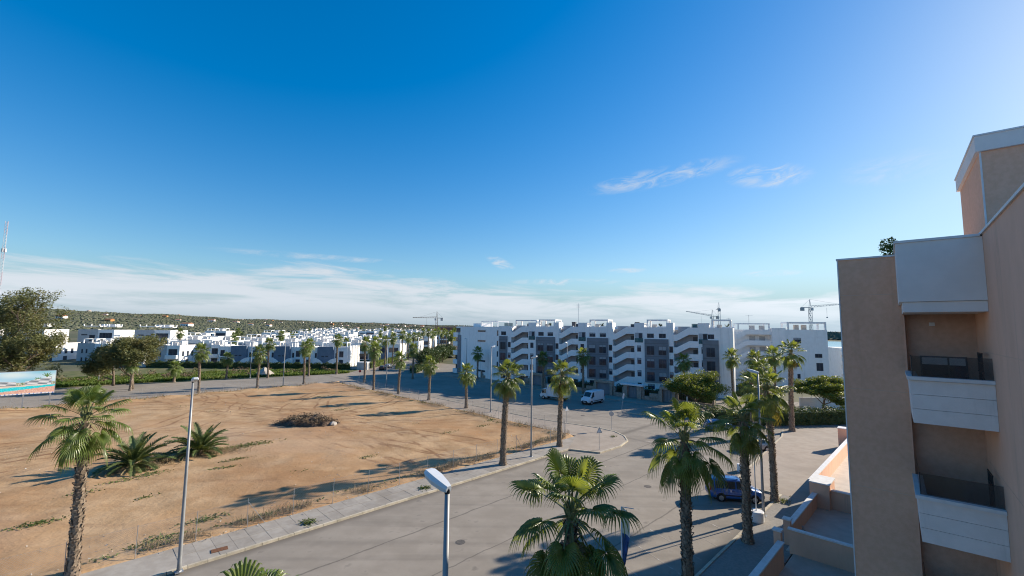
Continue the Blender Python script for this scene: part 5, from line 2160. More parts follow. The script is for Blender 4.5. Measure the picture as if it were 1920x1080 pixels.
for cx, cy, n in ((-36.4, 46.8, 340), (-33.2, 50.2, 260), (-31.6, 51.4, 160)):
    for k in range(n):
        p0 = Vector((cx + wrn.gauss(0, .9), cy + wrn.gauss(0, .6), 0.12))
        dw.bar(p0, p0 + Vector((wrn.gauss(0, .3), wrn.gauss(0, .3), wrn.uniform(.1, .6))), 0.022, 0.012)
tag(dw.build('dry_stalks', M_DRYWEED), 'dry straw coloured stalks along the fences of the plot', 'weeds', kind='stuff')

# scrub and woods on the far slopes
sb = MB()
srn = random.Random(41)
for k in range(38000):
    ph = R(srn.uniform(-52, 6))
    q_ = srn.random()
    r_ = 480 + 2250 * q_ ** 1.1
    x, y = r_ * math.sin(ph), r_ * math.cos(ph)
    if r_ < 560 and -200 < x < -60:
        continue
    if mnoise.noise((x / 210.0, y / 130.0, 3.0)) + .5 * mnoise.noise((x / 60.0, y / 40.0, 8.0)) < srn.uniform(-.45, .15):
        continue
    z = th(x, y)
    s_ = srn.uniform(1.2, 2.9) * (0.7 + r_ / 2600)
    hh = s_ * srn.uniform(0.45, 0.8)
    a0 = srn.uniform(0, 2)
    ring = [(x + s_ * srn.uniform(.7, 1.2) * math.cos(a0 + j * 1.2566), y + s_ * srn.uniform(.7, 1.2) * math.sin(a0 + j * 1.2566), z + hh * srn.uniform(.25, .6)) for j in range(5)]
    topv = (x + srn.uniform(-.4, .4) * s_, y + srn.uniform(-.4, .4) * s_, z + hh)
    low = [(px, py, z - 0.5) for px, py, pz in ring]
    sb.cur = srn.choice((0, 0, 1))
    sb.add(ring + [topv] + low, [(j, (j + 1) % 5, 5) for j in range(5)] + [(6 + j, 6 + (j + 1) % 5, (j + 1) % 5, j) for j in range(5)])
M_SCRUB = mat('far_scrub', (0.085, 0.100, 0.062), (0.115, 0.125, 0.080), 0.02, 0.95)  # scrub green lightened, distance haze put into the colour
M_SCRUB2 = mat('far_scrub_olive', (0.115, 0.118, 0.078), (0.145, 0.142, 0.095), 0.02, 0.95)  # olive tone lightened for distance haze in the same way
tag(sb.build('scrub_woodland', [M_SCRUB, M_SCRUB2]), 'dark green scrub and woods covering the far slopes', 'woodland', kind='stuff')
sb = MB()
for k in range(2200):
    ph = R(srn.uniform(33, 40))
    r_ = 2480 + 2500 * srn.random() ** 1.5
    x, y = r_ * math.sin(ph), r_ * math.cos(ph)
    z = -28 + 26 * min(1, max(0, r_ - 2450) / 2600.0)
    s_ = srn.uniform(8, 18)
    ring = [(x + s_ * math.cos(j * 1.2566), y + s_ * math.sin(j * 1.2566), z + 4) for j in range(5)]
    sb.add(ring + [(x, y, z + srn.uniform(6, 14))], [(j, (j + 1) % 5, 5) for j in range(5)])
tag(sb.build('far_shore_woods', M_SCRUB), 'dark wooded far shore beyond the lagoon', 'woodland', kind='stuff')

# ------------------------------------------------------------------ vehicles
def vehicle(label, loc, rz, st, wins, screen, rear, wheels, paint, name='car', cat='car', z=0.004, extra=None, wr=0.31):
    """st: stations (x, z_bottom, z_belt, z_roof, half width, half roof width), nose at +x"""
    L = st[-1][0]
    t = thing(name, label, cat, (loc[0], loc[1], z), rz)

    def sect(x):
        for s0, s1 in zip(st, st[1:]):
            if x <= s1[0] + 1e-9:
                q_ = 0 if s1[0] == s0[0] else (x - s0[0]) / (s1[0] - s0[0])
                return [lerp(a_, b_, q_) for a_, b_ in zip(s0, s1)]
        return list(st[-1])

    def half(s):
        x, zb, zt, zr, hw, hr_ = s
        return [(hw * 0.88, zb), (hw * 0.99, zb + 0.10), (hw, lerp(zb, zt, 0.55)), (hw * 0.975, zt), (hr_, zr - 0.07), (hr_ * 0.9, zr - 0.015), (hr_ * 0.45, zr + 0.012)]
    b = MB()
    n = 14
    vs, fs = [], []
    for s in st:
        hf = half(s)
        ring = [(s[0] - L / 2, y, z_) for y, z_ in hf] + [(s[0] - L / 2, -y, z_) for y, z_ in reversed(hf)]
        vs += ring
    for i in range(len(st) - 1):
        for j in range(n):
            a_, c_ = i * n + j, i * n + (j + 1) % n
            fs.append((a_, c_, c_ + n, a_ + n))
    fs.append(tuple(range(n)))
    fs.append(tuple(reversed(range((len(st) - 1) * n, len(st) * n))))
    b.add(vs, [tuple(reversed(f)) for f in fs])
    body = b.build('body', paint, t, smooth=True)
    try:
        md = body.modifiers.new('edge', 'EDGE_SPLIT')
        md.split_angle = R(38)
    except Exception:
        pass

    def P(x, s, sd, off=0.012):
        k = sect(x)
        y = lerp(k[4] * 0.975, k[5], s)
        z_ = lerp(k[2], k[3] - 0.07, s)
        return (x - L / 2, sd * (y + off), z_ + off * 0.3)
    for w_ in wins:
        for sd in (-1, 1):
            q = MB()
            # subdivide the pane along x so that it follows the body
            poly = []
            m_ = 5
            (xa0, xa1), (xb0, xb1) = w_[0], w_[1]      # bottom x range, top x range
            for k in range(m_ + 1):
                u = k / m_
                poly.append((P(lerp(xa0, xa1, u), 0.10, sd), P(lerp(xb0, xb1, u), 0.90, sd)))
            vs_ = [p for pr in poly for p in pr]
            q.add(vs_, [(2 * k, 2 * k + 2, 2 * k + 3, 2 * k + 1) if sd < 0 else (2 * k + 1, 2 * k + 3, 2 * k + 2, 2 * k) for k in range(m_)])
            q.build('side_window', M_CARGLASS, t)

    def across(x0, x1, nm, flip=False, wd=0.86, lo_f=0.12, hi_f=0.9):
        q = MB()
        vs_ = []
        for f in (lo_f, 0.5, hi_f):
            k = sect(lerp(x0, x1, f))
            x = lerp(x0, x1, f)
            for y in (-1, -0.5, 0, 0.5, 1):
                zz = k[3] + (0.012 if abs(y) < 0.4 else -0.012 if abs(y) > .8 else 0.0) + 0.014
                vs_.append((x - L / 2 + (0.012 if not flip else -0.012), y * k[5] * wd, zz))
        fs_ = []
        for r_ in range(2):
            for c_ in range(4):
                a_ = r_ * 5 + c_
                fs_.append((a_, a_ + 1, a_ + 6, a_ + 5))
        q.add(vs_, fs_)
        q.build(nm, M_CARGLASS, t)
    across(screen[1], screen[0], 'windscreen')
    if rear:
        k = sect(rear[0])
        q = MB()
        q.add([(rear[0] - L / 2 - 0.012, -k[5] * .85, rear[1]), (rear[0] - L / 2 - 0.012, k[5] * .85, rear[1]), (rear[2] - L / 2 - 0.012, k[5] * .78, rear[3]), (rear[2] - L / 2 - 0.012, -k[5] * .78, rear[3])], [(3, 2, 1, 0)])
        q.build('rear_window', M_CARGLASS, t)
    for xw in wheels:
        k = sect(xw)
        for sd in (-1, 1):
            y0 = sd * (k[4] - 0.10)
            ar_ = MB()
            ar_.tube([(xw - L / 2, sd * (k[4] - 0.25), wr + 0.03), (xw - L / 2, sd * (k[4] + 0.006), wr + 0.03)], wr * 1.22, 20)
            ar_.build('wheel_arch', M_PLASTIC, t)
            w_ = MB()
            w_.tube([(0, -0.10 * sd, 0), (0, -0.07 * sd, 0), (0, 0.07 * sd, 0), (0, 0.10 * sd, 0)], [wr * .9, wr, wr, wr * .9], 22)
            wo_ = w_.build('wheel', M_TYRE, t, loc=(xw - L / 2, y0 + sd * 0.02, wr))
            h = MB()
            h.tube([(0, 0.095 * sd, 0), (0, 0.112 * sd, 0), (0, 0.118 * sd, 0)], [wr * .66, wr * .64, wr * .15], 16)
            h.build('rim', M_RIM, wo_)
    f = st[-2]
    for sd in (-1, 1):
        q = MB()
        k = sect(L - 0.30)
        k2 = sect(L - 0.04)
        q.add([(L / 2 - 0.42, sd * (k[4] + .004), k[2] - 0.20), (L / 2 - 0.06, sd * (k2[4] * .98 + .01), k2[2] - 0.12), (L / 2 - 0.04, sd * (k2[4] * .98 + .008), k2[2] + 0.0), (L / 2 - 0.42, sd * (k[4] * .985 + .008), k[2] - 0.03),
               (L / 2 + 0.012, sd * k2[4] * .55, k2[2] - 0.12), (L / 2 + 0.004, sd * k2[4] * .55, k2[2] - 0.01)], [(0, 1, 2, 3) if sd > 0 else (3, 2, 1, 0), (1, 4, 5, 2) if sd > 0 else (2, 5, 4, 1)])
        q.build('headlight', M_HEADLAMP, t)
        k0 = sect(0.12)
        q = MB()
        q.box(-L / 2 - 0.015, -L / 2 + 0.10, min(sd * k0[4] * .98 + sd * .01, sd * k0[4] * .80), max(sd * k0[4] * .98 + sd * .01, sd * k0[4] * .80), k0[2] - 0.12, k0[2] + 0.34)
        q.build('tail_lamp', M_TAIL, t)
        k1 = sect(screen[1] - 0.25)
        q = MB()
        xm = screen[1] - 0.25 - L / 2
        q.box(xm - .06, xm + .09, min(sd * (k1[4]), sd * (k1[4] + .2)), max(sd * (k1[4]), sd * (k1[4] + .2)), k1[2] + .02, k1[2] + .22)
        q.build('wing_mirror', paint if paint is not M_PAINTW else M_PLASTIC, t)
    q = MB()
    k = sect(L)
    q.box(L / 2 - 0.12, L / 2 + 0.03, -k[4] * .9, k[4] * .9, k[1] - 0.04, k[1] + 0.14)
    q.build('front_bumper', M_PLASTIC, t)
    q = MB()
    k = sect(0)
    q.box(-L / 2 - 0.05, -L / 2 + 0.1, -k[4] * .95, k[4] * .95, k[1] - 0.05, k[1] + 0.18)
    q.build('rear_bumper', M_PLASTIC if paint is not M_PAINTB else paint, t)
    q = MB()
    q.box(L / 2 + 0.03, L / 2 + 0.038, -0.26, 0.26, k[1] + 0.0, k[1] + 0.11)
    q.build('number_plate', M_WHITE_TRIM, t)
    q = MB()      # sill strip, underbody
    q.box(-L / 2 + .3, L / 2 - .3, -st[3][4] * .86, st[3][4] * .86, 0.16, 0.34)
    q.build('underbody', M_PLASTIC, t)
    if extra:
        extra(t, L, sect)
    return t


MPV = [(0, .46, .98, 1.58, .78, .62), (.08, .34, 1.02, 1.72, .84, .67), (.5, .26, 1.03, 1.80, .875, .715), (2.3, .26, 1.0, 1.79, .875, .70), (2.62, .26, .99, 1.73, .875, .68), (3.42, .26, .97, 1.06, .87, .70), (3.9, .28, .93, .98, .85, .66), (4.25, .34, .76, .80, .77, .58), (4.36, .40, .62, .66, .68, .5)]


def mpv_extra(t, L, sect):
    for sd in (-1, 1):
        q = MB()
        q.bar((0.55 - L / 2, sd * .60, 1.84), (2.3 - L / 2, sd * .60, 1.83), 0.035, 0.03)
        for x in (.6, 1.4, 2.2):
            q.bar((x - L / 2, sd * .60, 1.76), (x - L / 2, sd * .60, 1.84), 0.03)
        q.build('roof_rail', M_PLASTIC, t)
        q = MB()
        q.box(.75 - L / 2, 2.9 - L / 2, min(sd * .874, sd * .892), max(sd * .874, sd * .892), .50, .58)
        q.build('door_strip', M_PLASTIC, t)
        for x in (1.75, 2.75):
            q = MB()
            q.box(x - L / 2, x + .2 - L / 2, min(sd * .862, sd * .89), max(sd * .862, sd * .89), .86, .895)
            q.build('door_handle', M_PLASTIC, t)


vehicle('blue people carrier parked at the kerb beside the palms', (19.35, 38.95), R(-9), MPV, [((2.12, 3.22), (2.12, 2.66)), ((1.22, 2.02), (1.22, 2.02)), ((.42, 1.12), (.42, 1.12))], (2.66, 3.40), (.03, 1.12, .12, 1.62), (.86, 3.52), M_PAINTB, extra=mpv_extra)
VAN = [(0, .50, 1.25, 2.30, .93, .80), (.08, .42, 1.28, 2.42, 1.0, .86), (.5, .40, 1.3, 2.48, 1.02, .88), (3.7, .40, 1.28, 2.46, 1.02, .88), (4.05, .40, 1.26, 2.34, 1.02, .84), (4.85, .40, 1.22, 1.36, 1.0, .80), (5.25, .42, 1.06, 1.12, .95, .74), (5.45, .46, .80, .86, .88, .66), (5.52, .50, .66, .72, .80, .6)]


def van_extra(t, L, sect):
    for sd in (-1, 1):
        q = MB()
        q.box(.7 - L / 2, 3.8 - L / 2, min(sd * 1.015, sd * 1.035), max(sd * 1.015, sd * 1.035), .62, .74)
        q.build('side_strip', M_PLASTIC, t)
    q = MB()
    q.box(L / 2 - 0.05, L / 2 + 0.035, -.55, .55, .62, .78)
    q.build('grille', M_PLASTIC, t)


vehicle('white panel van parked at the junction facing the plot', (15.9, 86.3), R(-134), VAN, [((3.65, 4.62), (3.65, 4.02))], (4.05, 4.85), None, (1.0, 4.55), M_PAINTW, 'van', 'van', extra=van_extra, wr=.34)
HATCH = [(0, .42, .92, 1.02, .76, .6), (.10, .32, .94, 1.12, .82, .62), (.55, .25, .94, 1.42, .86, .58), (1.3, .22, .93, 1.47, .87, .60), (2.1, .22, .92, 1.44, .87, .59), (2.9, .22, .92, 1.0, .86, .66), (3.6, .25, .86, .91, .83, .6), (3.95, .32, .70, .74, .74, .52), (4.05, .38, .58, .62, .66, .46)]
hw_ = [((1.95, 2.72), (1.95, 2.2)), ((.95, 1.85), (.85, 1.85))]


def hatch(label, x, y, rz, paint, z=0.004):
    return vehicle(label, (x, y), rz, HATCH, hw_, (2.12, 2.9), (.1, 1.02, .5, 1.36), (.75, 3.3), paint, z=z, wr=.29)


hatch('silver car half hidden behind the flagpole palm', 29.3, 54.2, R(190), M_PAINTS)
hatch('blue car glimpsed through the palm leaves before the hedge', 30.3, 65.2, R(20), M_PAINTB)
hatch('black car parked at the mouth of the side road', -43.0, 147.5, R(92), M_PAINTD)
hatch('silver car parked behind the black car in the side road', -43.1, 154.5, R(90), M_PAINTS)
hatch('white car standing by the garage below the left wing', -1.6, 111.0, R(130), M_PAINTW)
for k in range(4):
    hatch(('dark car parked beside the dense palm row, leftmost', 'dark car parked beside the dense palm row, second', 'grey car parked beside the dense palm row, third', 'dark car parked beside the dense palm row, rightmost')[k], -34.2 + k * 2.9, 203 + k * 1.5, R(95), (M_PAINTD, M_PAINTD, M_PAINTS, M_PAINTD)[k], th(-34, 203) + 0.02)

# box truck
tk = thing('box_truck', 'white box truck parked in the shade of the apartment block', 'truck', (8.9, 90.2, 0.004), R(140))
CAB = [(0, .45, 1.2, 2.05, .95, .86), (.1, .42, 1.22, 2.18, .98, .88), (.7, .42, 1.22, 2.22, .98, .88), (1.0, .42, 1.2, 2.12, .98, .85), (1.55, .42, 1.14, 1.3, .96, .82), (1.8, .44, .95, 1.02, .92, .76), (1.9, .5, .75, .8, .86, .7)]
q = MB()
n = 10
vs, fs = [], []
for (x, zb, zt, zr, hw, hr_) in CAB:
    hf = [(hw * .92, zb), (hw, zb + .12), (hw * .98, zt), (hr_, zr - .06), (hr_ * .85, zr)]
    vs += [(x + 1.25, y, z_) for y, z_ in hf] + [(x + 1.25, -y, z_) for y, z_ in reversed(hf)]
for i in range(len(CAB) - 1):
    for j in range(n):
        a_, c_ = i * n + j, i * n + (j + 1) % n
        fs.append((a_ + n, c_ + n, c_, a_))
fs += [tuple(reversed(range(n))), tuple(range((len(CAB) - 1) * n, len(CAB) * n))]
q.add(vs, fs)
q.build('cab', M_PAINTW, tk)
q = MB()
q.box(-3.0, 1.2, -1.05, 1.05, .72, 2.98)
bx_ = q.build('cargo_box', M_PAINTW, tk)
q = MB()
for x in (-3.0, 1.14):
    for y in (-1.06, 1.0):
        q.box(x, x + .06, y, y + .06, .70, 3.0)
    q.box(x, x + .06, -1.06, 1.06, 2.97, 3.02)
q.build('box_edging', M_METAL, bx_)
q = MB()
q.box(-3.02, -3.0, -1.0, -.02, .8, 2.9)
q.box(-3.02, -3.0, .02, 1.0, .8, 2.9)
q.build('rear_door', M_PAINTW, bx_)
for sd in (-1, 1):
    q = MB()
    q.add([(1.5, sd * .985, 1.24), (2.55, sd * .985, 1.20), (2.3, sd * .875, 2.05), (1.5, sd * .89, 2.1)], [(0, 1, 2, 3) if sd < 0 else (3, 2, 1, 0)])
    q.build('side_window', M_CARGLASS, tk)
    q = MB()
    q.box(2.2, 2.3, min(sd * 1.0, sd * 1.22), max(sd * 1.0, sd * 1.22), 1.3, 1.75)
    q.build('wing_mirror', M_PLASTIC, tk)
q = MB()
q.add([(2.30, -.78, 2.1), (2.30, .78, 2.1), (2.80, .74, 1.36), (2.80, -.74, 1.36)], [(0, 3, 2, 1)])
q.build('windscreen', M_CARGLASS, tk)
for x in (-2.0, 2.1):
    for sd in (-1, 1):
        w_ = MB()
        w_.tube([(0, -.12, 0), (0, .12, 0)], .36, 18)
        wo_ = w_.build('wheel', M_TYRE, tk, loc=(x, sd * .9, .36))
        h = MB()
        h.tube([(0, sd * .121, 0), (0, sd * .135, 0)], .2, 12)
        h.build('rim', M_RIM, wo_)
q = MB()
q.box(-2.9, 2.9, -.5, .5, .45, .72)
q.build('chassis', M_PLASTIC, tk)
q = MB()
q.box(3.05, 3.2, -.9, .9, .42, .7)
q.build('front_bumper', M_PLASTIC, tk)


# ------------------------------------------------------------------ street lamps
def lamp(label, X, Y, ang, h=11.0, z=0.1, group='grey street lamps', tint=None):
    t = thing('street_lamp', label, 'street lamp', (X, Y, z), ang, group)
    q = MB()
    q.tube([(0, 0, 0), (0, 0, .5), (0, 0, h * .5), (0, 0, h)], [.13, .11, .085, .055], 12)
    q.build('post', M_LAMPGREY, t, smooth=True)
    q = MB()
    q.box(-.2, .2, -.2, .2, -0.02, .03)
    q.tube([(0, 0, .03), (0, 0, .09)], .16, 8)
    q.build('base_plate', M_METAL, t)
    # tilted lantern: body wider in the middle, flat lid
    hd = MB()
    e = R(14)
    ce, se = math.cos(e), math.sin(e)
    st_ = [(-.06, .075, -.07, .07), (.08, .12, -.10, .085), (.42, .175, -.11, .10), (.70, .165, -.09, .09), (.80, .12, -.04, .06)]
    vs, fs = [], []
    for x, hw, zl, zh in st_:
        for y, zz in ((-hw, 0), (-hw * .8, zl), (hw * .8, zl), (hw, 0), (hw * .7, zh), (-hw * .7, zh)):
            vs.append((x * ce - zz * se, y, h + x * se + zz * ce))
    for i in range(len(st_) - 1):
        for j in range(6):
            a_, c_ = i * 6 + j, i * 6 + (j + 1) % 6
            fs.append((a_, c_, c_ + 6, a_ + 6))
    fs += [tuple(reversed(range(6))), tuple(range(24, 30))]
    hd.add(vs, [tuple(reversed(f)) for f in fs])
    ho = hd.build('lantern', mat('lantern_shell', (0.62, 0.65, 0.68), (0.56, 0.59, 0.62), 3, .4), t)
    gl = MB()
    gl.add([((x * ce + .095 * se), y, h + x * se - .097 * ce) for x, y in ((.2, -.09), (.75, -.1), (.75, .1), (.2, .09))], [(0, 3, 2, 1)])
    gl.build('lens', M_HEADLAMP, ho)
    q = MB()
    q.tube([(0, 0, h - .12), (0, 0, h + .02)], .065, 8)
    q.build('collar', M_PLASTIC, t)
    return t


lamp('tall grey street lamp at the kerb of the plot, left foreground', -19.32, 26.87, R(-45))
lamp('tall grey street lamp on the kerb between the two big palms', 2.34, 50.34, R(-45))
lamp('grey street lamp on the side street pavement right of the short palm', -3.43, 75.9, R(45))
lamp('grey street lamp at the plot corner near the fence junction', -30.4, 107.7, R(45))
lamp('grey street lamp on the far edge of the plot', -54.13, 105.04, R(135))
lamp('grey street lamp on the grass verge across the far street', -71.55, 121.05, R(-45))
lamp('grey street lamp at the mouth of the side road', -40.9, 145.0, R(0))
lamp('grey street lamp behind the flagpole on the ribbed pavement', 19.76, 35.31, R(135))
lamp('street lamp head close below the camera in the road foreground', -1.44, 10.37, R(135), h=10.72)
lamp('street lamp before the second stair tower of the white block', *AB(79.4, 61.5), R(-135))
lamp('street lamp at the left wing of the white block', *AB(79.5, 97.5), R(-135))
for x, y, lab in ((-104.5, 112.0, 'left one of the twin white poles beside the pines'), (-101.5, 112.6, 'right one of the twin white poles beside the pines')):
    t = thing('floodlight_pole', lab, 'pole', (x, y, 0))
    q = MB()
    q.tube([(0, 0, 0), (0, 0, 10.2)], [.12, .07], 8)
    q.build('post', M_LAMPGREY, t)
    q = MB()
    q.box(-.3, .3, -.2, .2, 10.2, 10.55)
    q.build('floodlight', M_METAL, t)


# ------------------------------------------------------------------ road signs
def sign(label, X, Y, kind, h=2.3, ang=0.0, z=0.1, tilt=0.0, m=None):
    t = thing('road_sign', label, 'sign', (X, Y, z), ang)
    t.rotation_euler = (0, tilt, ang)
    q = MB()
    q.tube([(0, 0.035, 0), (0, 0.035, h)], .03, 8)
    q.build('post', M_METAL, t)
    q = MB()
    if kind == 'tri':
        poly = [(-.4, h - .55), (.4, h - .55), (0, h + .15)]
    elif kind == 'round':
        poly = [(.34 * math.cos(k * math.pi / 10), h - .2 + .34 * math.sin(k * math.pi / 10)) for k in range(20)]
    else:
        poly = [(-.16, h - .9), (.16, h - .9), (.16, h - .1), (0, h + .1), (-.16, h - .1)]
    q.xz(poly, -.012, .012)
    pl = q.build('plate', m or M_METAL, t)
    if kind == 'tri':
        q = MB()
        q.xz([(-.27, h - .48), (.27, h - .48), (0, h + .0)], -.018, -.012)
        q.build('face', M_WHITE_TRIM, pl)
    return t


sign('triangular road sign seen from behind on the side street pavement', 8.55, 67.71, 'tri', 2.4, R(35), m=M_WHITE_TRIM)
sign('round grey road sign back on the junction corner', 14.39, 63.5, 'round', 2.5, R(-20), m=M_METAL)
sign('triangular yield sign at the near kerb of the junction corner', 10.62, 53.4, 'tri', 2.5, R(20), m=M_METAL)
sign('tilted white arrow sign on the traffic island', 19.39, 77.9, 'arrow', 3.1, R(10), tilt=R(9), m=M_WHITE_TRIM)
sign('small road sign on the right end of the traffic island', 30.4, 76.5, 'arrow', 2.8, R(10), m=M_METAL)
sign('white arrow sign beside the palm in the side road mouth', -24.46, 122.6, 'arrow', 2.4, R(0), m=M_WHITE_TRIM)
sign('round road sign with red rim at the far plot corner', -40.7, 118.75, 'round', 2.5, R(10), m=M_RED)

# ------------------------------------------------------------------ plot fences
post = MB()
post.tube([(0, 0, -.1), (0, 0, 1.95)], .019, 6)
POST = meshdata(post, 'fence_post', M_METAL)


def fence(label, A, B, step, h=1.9):
    x0, y0 = AB(*A)
    x1, y1 = AB(*B)
    L = math.hypot(x1 - x0, y1 - y0)
    t = thing('wire_fence', label, 'fence', (x0, y0, 0.1), math.atan2(y1 - y0, x1 - x0))
    rn = random.Random(int(L * 10))
    n = int(L / step)
    for k in range(n + 1):
        o = inst('fence_post', POST, t, (L * k / n, rn.uniform(-.03, .03), 0), (rn.uniform(-.03, .03), rn.uniform(-.03, .03), 0))
        if k % 9 == 4:
            q = MB()
            q.bar((0, 0, 0), (1.1, 0, -1.7), .03)
            q.build('brace', M_METAL, t, loc=(L * k / n, 0, 1.7))
    m_ = MB()
    w_ = .0028
    for z in (.12, 1.0, 1.85):
        m_.bar((0, .03, z), (L, .03, z), w_ * 1.5)
    st_ = .13
    kk = int((L + h) / st_)
    for k in range(kk):
        xs = k * st_
        for sg in (1, -1):
            xa, xb = (xs - h, xs) if sg > 0 else (xs, xs - h)
            za, zb = .1, h
            # clip to the run
            def clip(xa, za, xb, zb):
                pts_ = [(xa, za), (xb, zb)]
                if xb < xa:
                    pts_.reverse()
                (p0, q0), (p1, q1) = pts_
                if p1 <= 0 or p0 >= L:
                    return None
                if p0 < 0:
                    q0 += (q1 - q0) * (0 - p0) / (p1 - p0)
                    p0 = 0
                if p1 > L:
                    q1 = q0 + (q1 - q0) * (L - p0) / (p1 - p0)
                    p1 = L
                return p0, q0, p1, q1
            c_ = clip(xa, za, xb, zb)
            if c_:
                p0, q0, p1, q1 = c_
                m_.add([(p0, .03, q0 - w_), (p1, .03, q1 - w_), (p1, .03, q1 + w_), (p0, .03, q0 + w_)], [(0, 1, 2, 3)])
    mo = m_.build('wire_mesh', M_METAL, t)
    mo['kind'] = 'stuff'
    return t


fence('thin wire fence between the near pavement and the dirt plot', (-30, 36.35), (46.5, 36.35), 3.05)
fence('thin wire fence along the side street edge of the dirt plot', (48.75, 38.5), (48.75, 107), 3.2)
fence('thin wire fence along the far edge of the dirt plot', (-20, 110.95), (47, 110.95), 3.2)
sg = thing('wire_fence', 'short return of the wire fence at the junction corner', 'fence', (*AB(46.5, 36.35), .1), R(85))
for k in range(3):
    inst('fence_post', POST, sg, (k * 1.5, 0, 0))
q = MB()
for z in (.3, 1.0, 1.85):
    q.bar((0, 0, z), (3.0, 0, z), .012)
q.build('wire_mesh', M_METAL, sg)

# ------------------------------------------------------------------ brush heap on the plot
hp = thing('brush_heap', 'dark heap of uprooted brush and earth on the dirt plot', 'heap', (*AB(25.2, 67.5), .12), R(0))
hrn = random.Random(55)
q = MB()
nx, ny = 30, 14


def heap_z(u, v):
    e = max(0, 1 - u * u - v * v)
    n_ = mnoise.noise((u * 2.3 + 4, v * 1.6, 2.0)) + .6 * mnoise.noise((u * 6.0, v * 4.0, 7.0))
    ridge = 0.75 * math.exp(-((u - .05) / .38) ** 2) + .45 * math.exp(-((u + .55) / .2) ** 2) + .4 * math.exp(-((u - .62) / .18) ** 2)
    return max(0, e ** .5 * (ridge * 1.05 + .2 + .7 * n_))


for i in range(nx + 1):
    for j in range(ny + 1):
        u, v = -1 + 2 * i / nx, -1 + 2 * j / ny
        r_ = max(0, 1 - u * u - v * v) ** .6
        q.v.append((u * 4.8, v * 2.1, heap_z(u, v) - .03))
for i in range(nx):
    for j in range(ny):
        k = i * (ny + 1) + j
        q.f.append((k, k + ny + 1, k + ny + 2, k + 1))
        q.mi.append(0)
M_SOIL = mat('dark_soil', (0.075, 0.052, 0.036), (0.15, 0.10, 0.068), 1.5, .97, .8, 5, bdist=.1)
q.build('earth_mound', M_SOIL, hp)
q = MB()
for k in range(2600):
    u, v = hrn.uniform(-1, 1), hrn.uniform(-1, 1)
    if u * u + v * v > .95:
        continue
    if mnoise.noise((u * 3.1, v * 2.2, 12.0)) < -.12:
        continue
    p = Vector((u * 4.8, v * 2.1, heap_z(u, v)))
    if k % 3 == 0:
        q.bar(p, p + Vector((hrn.gauss(0, .35), hrn.gauss(0, .3), hrn.uniform(.05, .55))), .022)
    else:
        leaf_quad(q, p + Vector((hrn.gauss(0, .15), hrn.gauss(0, .15), hrn.uniform(0, .4))), .14, hrn)
q.build('brush', mat('dead_brush', (0.115, 0.082, 0.052), (0.25, 0.185, 0.12), 1.2, .95), hp)
for k in range(7):
    q = MB()
    a = hrn.uniform(0, 6.28)
    p = Vector((math.cos(a) * 2.6, math.sin(a) * 1.2, .3))
    e = p + Vector((hrn.uniform(-.6, .6), hrn.uniform(-.4, .4), hrn.uniform(.9, 1.9) if k < 3 else .4)) + Vector((math.cos(a), math.sin(a), 0)) * (0 if k < 3 else 1.4)
    q.tube([p, p.lerp(e, .5) + Vector((.1, 0, .1)), e], [.04, .03, .015], 5)
    q.build('branch', M_BARK, hp)
st_ = MB()
for k in range(12):
    a, b = hrn.uniform(0, 6.28), hrn.uniform(-.6, .6)
    st_.add([(math.cos(a) * .0, 0, 0)], [])
rk = thing('boulder', 'pale boulder at the right foot of the brush heap', 'stone', (*AB(27.6, 64.2), .1))
q = MB()
for k, (zz, rr_) in enumerate(((0, .5), (.2, .55), (.4, .4), (.52, .12))):
    for j in range(8):
        a = j * math.pi / 4
        q.v.append((math.cos(a) * rr_ * hrn.uniform(.8, 1.2), math.sin(a) * rr_ * hrn.uniform(.8, 1.2), zz))
for k in range(3):
    for j in range(8):
        a_, c_ = k * 8 + j, k * 8 + (j + 1) % 8
        q.f.append((a_, c_, c_ + 8, a_ + 8))
        q.mi.append(0)
q.f.append(tuple(range(24, 32)))
q.mi.append(0)
q.build('stone', M_TILE, rk)
# rubble along the pavement edge
rb = MB()
for k in range(420):
    a, b = hrn.uniform(4, 46), 36.3 + hrn.gauss(0, .25)
    x, y = AB(a, b)
    s_ = hrn.uniform(.02, .075)
    z0 = .14
    vs_ = [(x + hrn.uniform(-1, 1) * s_, y + hrn.uniform(-1, 1) * s_, z0 + hrn.uniform(-.3, 1) * s_) for _ in range(5)]
    rb.add(vs_, [(0, 1, 2), (0, 2, 3), (0, 3, 4), (1, 3, 4), (1, 2, 4)])
for k in range(1500):
    a, b = hrn.uniform(-5, 47), 37 + 72 * hrn.random() ** 1.3
    if mnoise.noise((a * .07, b * .07, 3.0)) < -0.05:
        continue
    x, y = AB(a, b)
    s_ = hrn.uniform(.025, .09)
    z0 = lot_z(a, b)
    vs_ = [(x + hrn.uniform(-1, 1) * s_, y + hrn.uniform(-1, 1) * s_, z0 + hrn.uniform(-.3, 1) * s_) for _ in range(5)]
    rb.add(vs_, [(0, 1, 2), (0, 2, 3), (0, 3, 4), (1, 3, 4), (1, 2, 4)])
tag(rb.build('rubble', M_CONCRETE), 'pale rubble chips scattered on the plot and along the near pavement', 'rubble', kind='stuff')
hpz = thing('sand_heap', 'pale sandy boulder on the verge between the far palms', 'heap', (-70.5, 127.0, 0))
q = MB()
for k, (zz, rr_) in enumerate(((-.1, 2.3), (.7, 2.1), (1.4, 1.5), (2.0, .8), (2.3, .2))):
    for j in range(11):
        a = j * 2 * math.pi / 11
        q.v.append((math.cos(a) * rr_ * hrn.uniform(.8, 1.2) - .25 * zz, math.sin(a) * rr_ * hrn.uniform(.7, 1.1), zz * hrn.uniform(.9, 1.1)))
